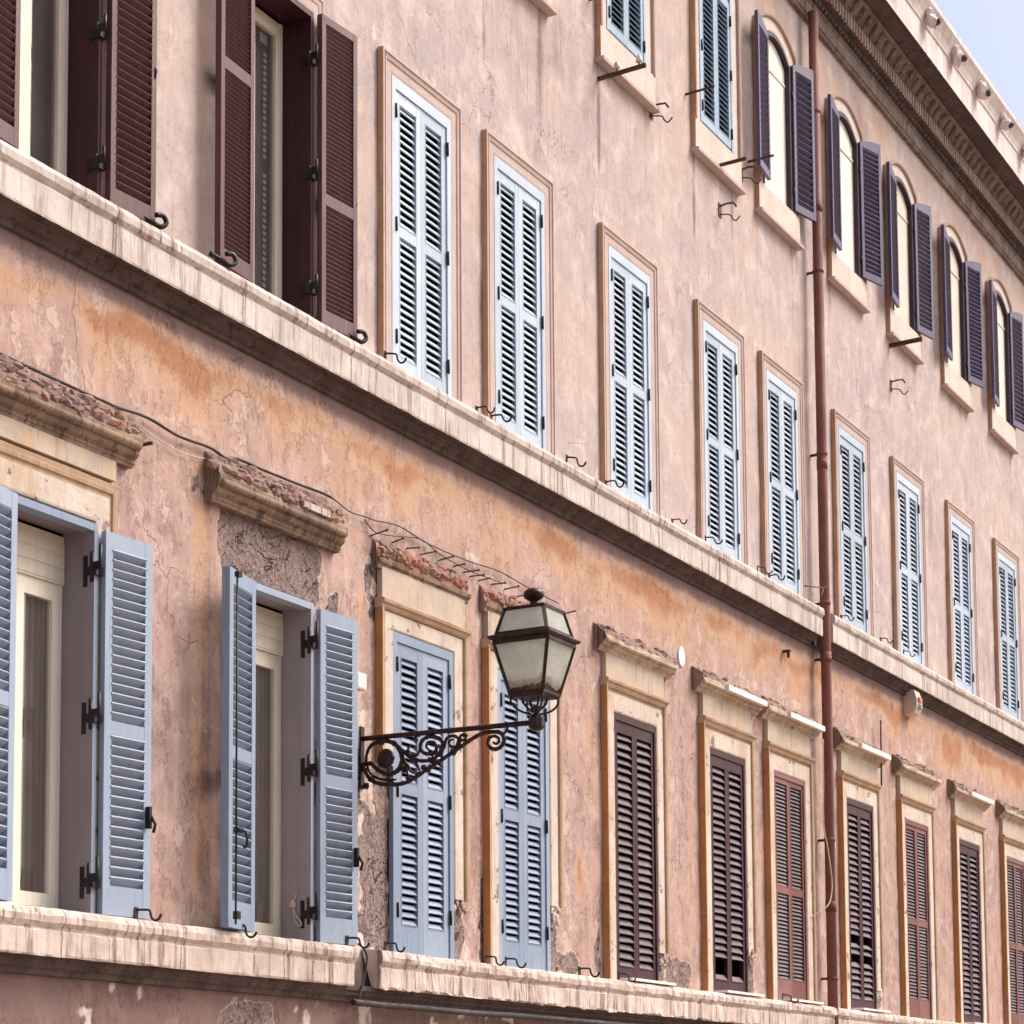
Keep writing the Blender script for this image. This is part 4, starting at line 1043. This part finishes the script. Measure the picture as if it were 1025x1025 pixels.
# shutter hooks on the ledges
def hook_mesh():
    mb = MB(); mb.tube(smooth_path([(-.05, .05, .05), (-.02, 0, .052), (.0, -.03, .045), (.0, -.045, .0), (.005, -.07, -.028), (.01, -.105, -.022), (.012, -.125, .015)], 4), .0095, 'iron', 6)
    mb.box(-.07, -.03, .05, .06, -.02, .07, 'rust'); return mb
proto = hook_mesh().build('shutter_hook'); proto.location = (16.07, -.19, 6.62)
hk = [(16.07, 6.62, 'iron hook on the upper ledge under the pale blue window nearest the brown shutters'),
      (17.75, 6.62, 'left iron hook of the pair on the upper ledge before the second pale blue window'), (18.05, 6.62, 'right iron hook of the pair on the upper ledge before the second pale blue window'),
      (19.65, 6.62, 'iron hook on the upper ledge just past the second pale blue window'), (20.60, 6.62, 'iron hook on the upper ledge under the left edge of the third pale blue window'),
      (22.30, 6.62, 'iron hook on the upper ledge just past the third pale blue window'), (23.25, 6.62, 'iron hook on the upper ledge under the left edge of the fourth pale blue window'),
      (24.85, 6.62, 'left iron hook of the pair on the upper ledge before the fifth pale blue window'), (25.30, 6.62, 'right iron hook of the pair on the upper ledge before the fifth pale blue window'),
      (27.88, 6.62, 'iron hook on the upper ledge just past the red downpipe'), (29.5, 6.62, 'left iron hook of the pair on the upper ledge before the seventh pale blue window'), (30.5, 6.62, 'right iron hook of the pair on the upper ledge before the seventh pale blue window'),
      (12.57, 1.43, 'iron hook on the lower ledge below the left-hand open blue leaf cut by the border'), (13.76, 1.41, 'iron hook on the lower ledge below the bolted leaf of the open blue window'),
      (15.44, 1.43, 'iron hook on the lower ledge beside the gap where the cable drops'), (16.05, 1.43, 'iron hook on the lower ledge under the closed blue shutters behind the lamp bracket'),
      (17.85, 1.43, 'left iron hook of the pair on the lower ledge between the two closed blue windows'), (18.25, 1.43, 'right iron hook of the pair on the lower ledge between the two closed blue windows'),
      (19.85, 1.43, 'iron hook on the lower ledge between the blue and the first brown window'), (20.75, 1.43, 'iron hook on the lower ledge at the first dark brown window'),
      (25.45, 1.43, 'iron hook on the lower ledge at the reddish brown window left of the downpipe')]
for i, (x, z, lb) in enumerate(hk):
    o = proto if i == 0 else proto.copy()
    if i: COL.objects.link(o)
    o.location = (x, -.19, z+.02); o.rotation_euler = (R(rng.uniform(-8, 8)), R(rng.uniform(-6, 6)), R(rng.uniform(-14, 14))); s_ = rng.uniform(.85, 1.05); o.scale = (s_, s_, s_)
    tag(o, lb, 'shutter hook', 'iron shutter hooks along the ledges')

# nails over the closed blue windows
nl = [(16.0, 5.077), (16.37, 5.1), (16.62, 5.101), (16.87, 5.101), (17.2, 5.119), (17.48, 5.124), (17.67, 5.108), (17.80, 5.096), (17.97, 5.094), (18.23, 5.11), (18.49, 5.117), (18.76, 5.103), (19.73, 5.115)]
mb = MB(); mb.tube([(0, .03, 0), (0, -.13, .004)], .0075, 'rust', 6); mb.tube([(0, -.128, .004), (0, -.138, .004)], .013, 'rust', 6)
proto = mb.build('iron_nail')
nlab = ['longest rusty nail at the left corner of the brick hood behind the lamp', 'second rusty nail from the left above the shutters behind the lamp', 'third rusty nail from the left above the shutters behind the lamp', 'rusty nail over the middle of the shutters behind the lamp',
 'fifth rusty nail from the left in the row leading to the lamp', 'sixth rusty nail from the left in the row leading to the lamp', 'upper nail of the two close together at the right end of the first brick hood', 'lower nail of the two close together at the right end of the first brick hood',
 'nail at the left end of the second brick hood', 'second nail over the second brick hood left of the lantern', 'thick tilted nail over the brick hood close to the lantern', 'rusty nail just behind the round lantern knob', 'rusty nail right of the lantern roof']
for i, (x, z) in enumerate(nl):
    o = proto if i == 0 else proto.copy()
    if i: COL.objects.link(o)
    L_ = 1.25 if i == 0 else rng.uniform(.75, 1.1)
    o.location = (x, -.01, z); o.scale = (1, L_, 1); o.rotation_euler = (R(rng.uniform(-7, 5)), 0, R(rng.uniform(-8, 8)))
    tag(o, nlab[i], 'nail', 'nails above the brick hoods')

# iron brackets of the top floor
def bracket(x, z, L_, label, insul=0, r=.016, up=.02, x2=0):
    root = empty('iron_bracket', (x, 0, z)); tag(root, label, 'bracket', 'iron brackets under the top windows')
    mb = MB(); mb.box(-r, r, -L_, .01, -r*1.3, r*1.3, 'rust', mx=Matrix.Rotation(-up, 4, 'X')); mb.build('bar', root)
    for k in range(insul):
        y = -.22-.26*k
        mb = MB(); zz = -y*up+.02
        mb.tube([(0, y, zz), (0, y, zz+.035)], .008, 'rust', 6); mb.tube([(0, y, zz+.035), (0, y, zz+.05), (0, y, zz+.075), (0, y, zz+.09), (0, y, zz+.11)], .03, 'ceramic', 10, rr=[.035, .038, .03, .03, .02]); mb.build('insulator', root)
    return root
bracket(20.74, 11.21, .56, 'dark iron bar with two cream insulators under the left blue top window', 2)
bracket(24.02, 11.48, .40, 'dark forked iron bar under the right blue top window', 0, .014)
bracket(30.60, 11.27, .48, 'dark iron bar below the arched window nearest the roof corner', 0, .022)
bracket(20.55, 12.02, .42, 'thin iron rod reaching across the corner of the left blue top window', 0, .009)
bracket(23.15, 12.03, .36, 'thin iron rod reaching across the corner of the right blue top window', 0, .009)
bracket(25.1, 11.95, .34, 'thin iron rod beside the first dark arched shutter', 0, .010)
def stay(x, z, label):
    mb = MB(); mb.tube([(0, .01, 0), (0, -.10, .015), (.03, -.17, .02), (.05, -.20, -.03)], .013, 'rust', 6); mb.tube(smooth_path([(.02, .01, -.09), (.03, -.12, -.12), (.04, -.15, -.17), (.05, -.19, -.20), (.06, -.24, -.15)], 4), .009, 'rust', 6)
    mb.box(-.03, .06, -.006, .012, -.13, .04, 'rust')
    o = mb.build('shutter_stay'); o.location = (x, 0, z); tag(o, label, 'shutter stay', 'hooked shutter stays on the wall'); return o
stay(22.12, 11.45, 'hooked iron shutter stay on the wall right of the left blue top window')
stay(24.85, 11.75, 'hooked iron shutter stay between blue window and arched window')
stay(24.13, 11.02, 'lone hooked iron stay on bare wall under the blue top window')
stay(30.6, 10.72, 'lone hooked iron stay on bare wall right of the downpipe')
mb = MB(); mb.tube([(26.98, -.21, 6.88), (25.9, -.34, 6.66)], .009, 'rust', 6); mb.tube([(26.98, -.21, 6.88), (26.25, -.42, 6.58)], .009, 'rust', 6); mb.tube([(27.14, -.2, 6.9), (26.9, -.22, 6.88)], .012, 'rust', 6)
single('forked_rod', mb, 'forked iron rod fixed to the red downpipe above the ledge', 'iron rod')
mb = MB(); mb.tube([(29.53, -.08, 4.62), (29.56, -.08, 5.55)], .012, 'rust', 6); single('upright_rod', mb, 'short upright iron rod above the brown window right of the downpipe', 'iron rod')
mb = MB(); mb.box(26.0, 26.05, -.09, .01, 5.87, 5.90, 'rust'); mb.box(26.015, 26.035, -.08, -.05, 5.80, 5.87, 'rust'); single('wall_anchor', mb, 'small rusty iron anchor in the wall left of the downpipe', 'anchor')
mb = MB(); mb.tube([(12.66, .01, 4.99), (12.66, -.14, 4.99)], .016, 'rust', 6); single('iron_peg', mb, 'stubby iron peg beside the leftmost broken hood', 'peg')

# ------------------------------------------------------------------ street
mb = MB(); S = 400
mb.add([(-S, -S, GZ-.12), (S, -S, GZ-.12), (S, S, GZ-.12), (-S, S, GZ-.12)], [(0, 1, 2, 3)], 'cobble'); tag(mb.build('street'), kind='structure')
mb = MB(); mb.box(X_MIN-20, X_MAX+20, -1.3, 0.0, GZ-.3, GZ, 'kerb'); tag(mb.build('pavement'), kind='structure')

# ------------------------------------------------------------------ light
SUN_EL, SUN_AZ = 52., 0.
to_sun = Vector((.62, -.62, 1.05)).normalized()
w = bpy.data.worlds.new('World'); scene.world = w; w.use_nodes = True
nt = w.node_tree; bg = nt.nodes['Background']; sky = nt.nodes.new('ShaderNodeTexSky')
sky.sky_type = 'NISHITA'; sky.sun_disc = False
sky.sun_elevation = math.asin(to_sun.z); sky.sun_rotation = math.atan2(to_sun.x, to_sun.y)
sky.air_density = 1.0; sky.dust_density = 7.0; sky.ozone_density = 1.0
nt.links.new(sky.outputs[0], bg.inputs[0]); bg.inputs[1].default_value = .13
sl = bpy.data.lights.new('sun', 'SUN'); sl.energy = 1.5; sl.angle = R(24); sl.color = (1., .92, .87)
so = bpy.data.objects.new('sun', sl); COL.objects.link(so); so.rotation_euler = to_sun.to_track_quat('Z', 'Y').to_euler()

# ------------------------------------------------------------------ camera
f, cx, cy = 2190., 350., 920.
p = math.atan(200/2190.); a = math.atan((1720-cx)*math.cos(p)/f)
F = Vector((math.cos(a)*math.cos(p), math.sin(a)*math.cos(p), math.sin(p)))
cam = bpy.data.cameras.new('camera'); co = bpy.data.objects.new('camera', cam); COL.objects.link(co)
co.location = (0, -9.75, 0); co.rotation_euler = F.to_track_quat('-Z', 'Y').to_euler()
cam.sensor_width = 36.; cam.lens = f/1025*36.
cam.shift_x = (512.5-cx)/1025; cam.shift_y = (cy-512.5)/1025
cam.clip_end = 2000.; cam.clip_start = .1
cam.dof.use_dof = True; cam.dof.focus_distance = 19.0; cam.dof.aperture_fstop = 5.6
scene.camera = co
scene.view_settings.view_transform = 'Standard'; scene.view_settings.look = 'None'
scene.view_settings.exposure = .74; scene.view_settings.gamma = 1.
scene.cycles.max_bounces = 8
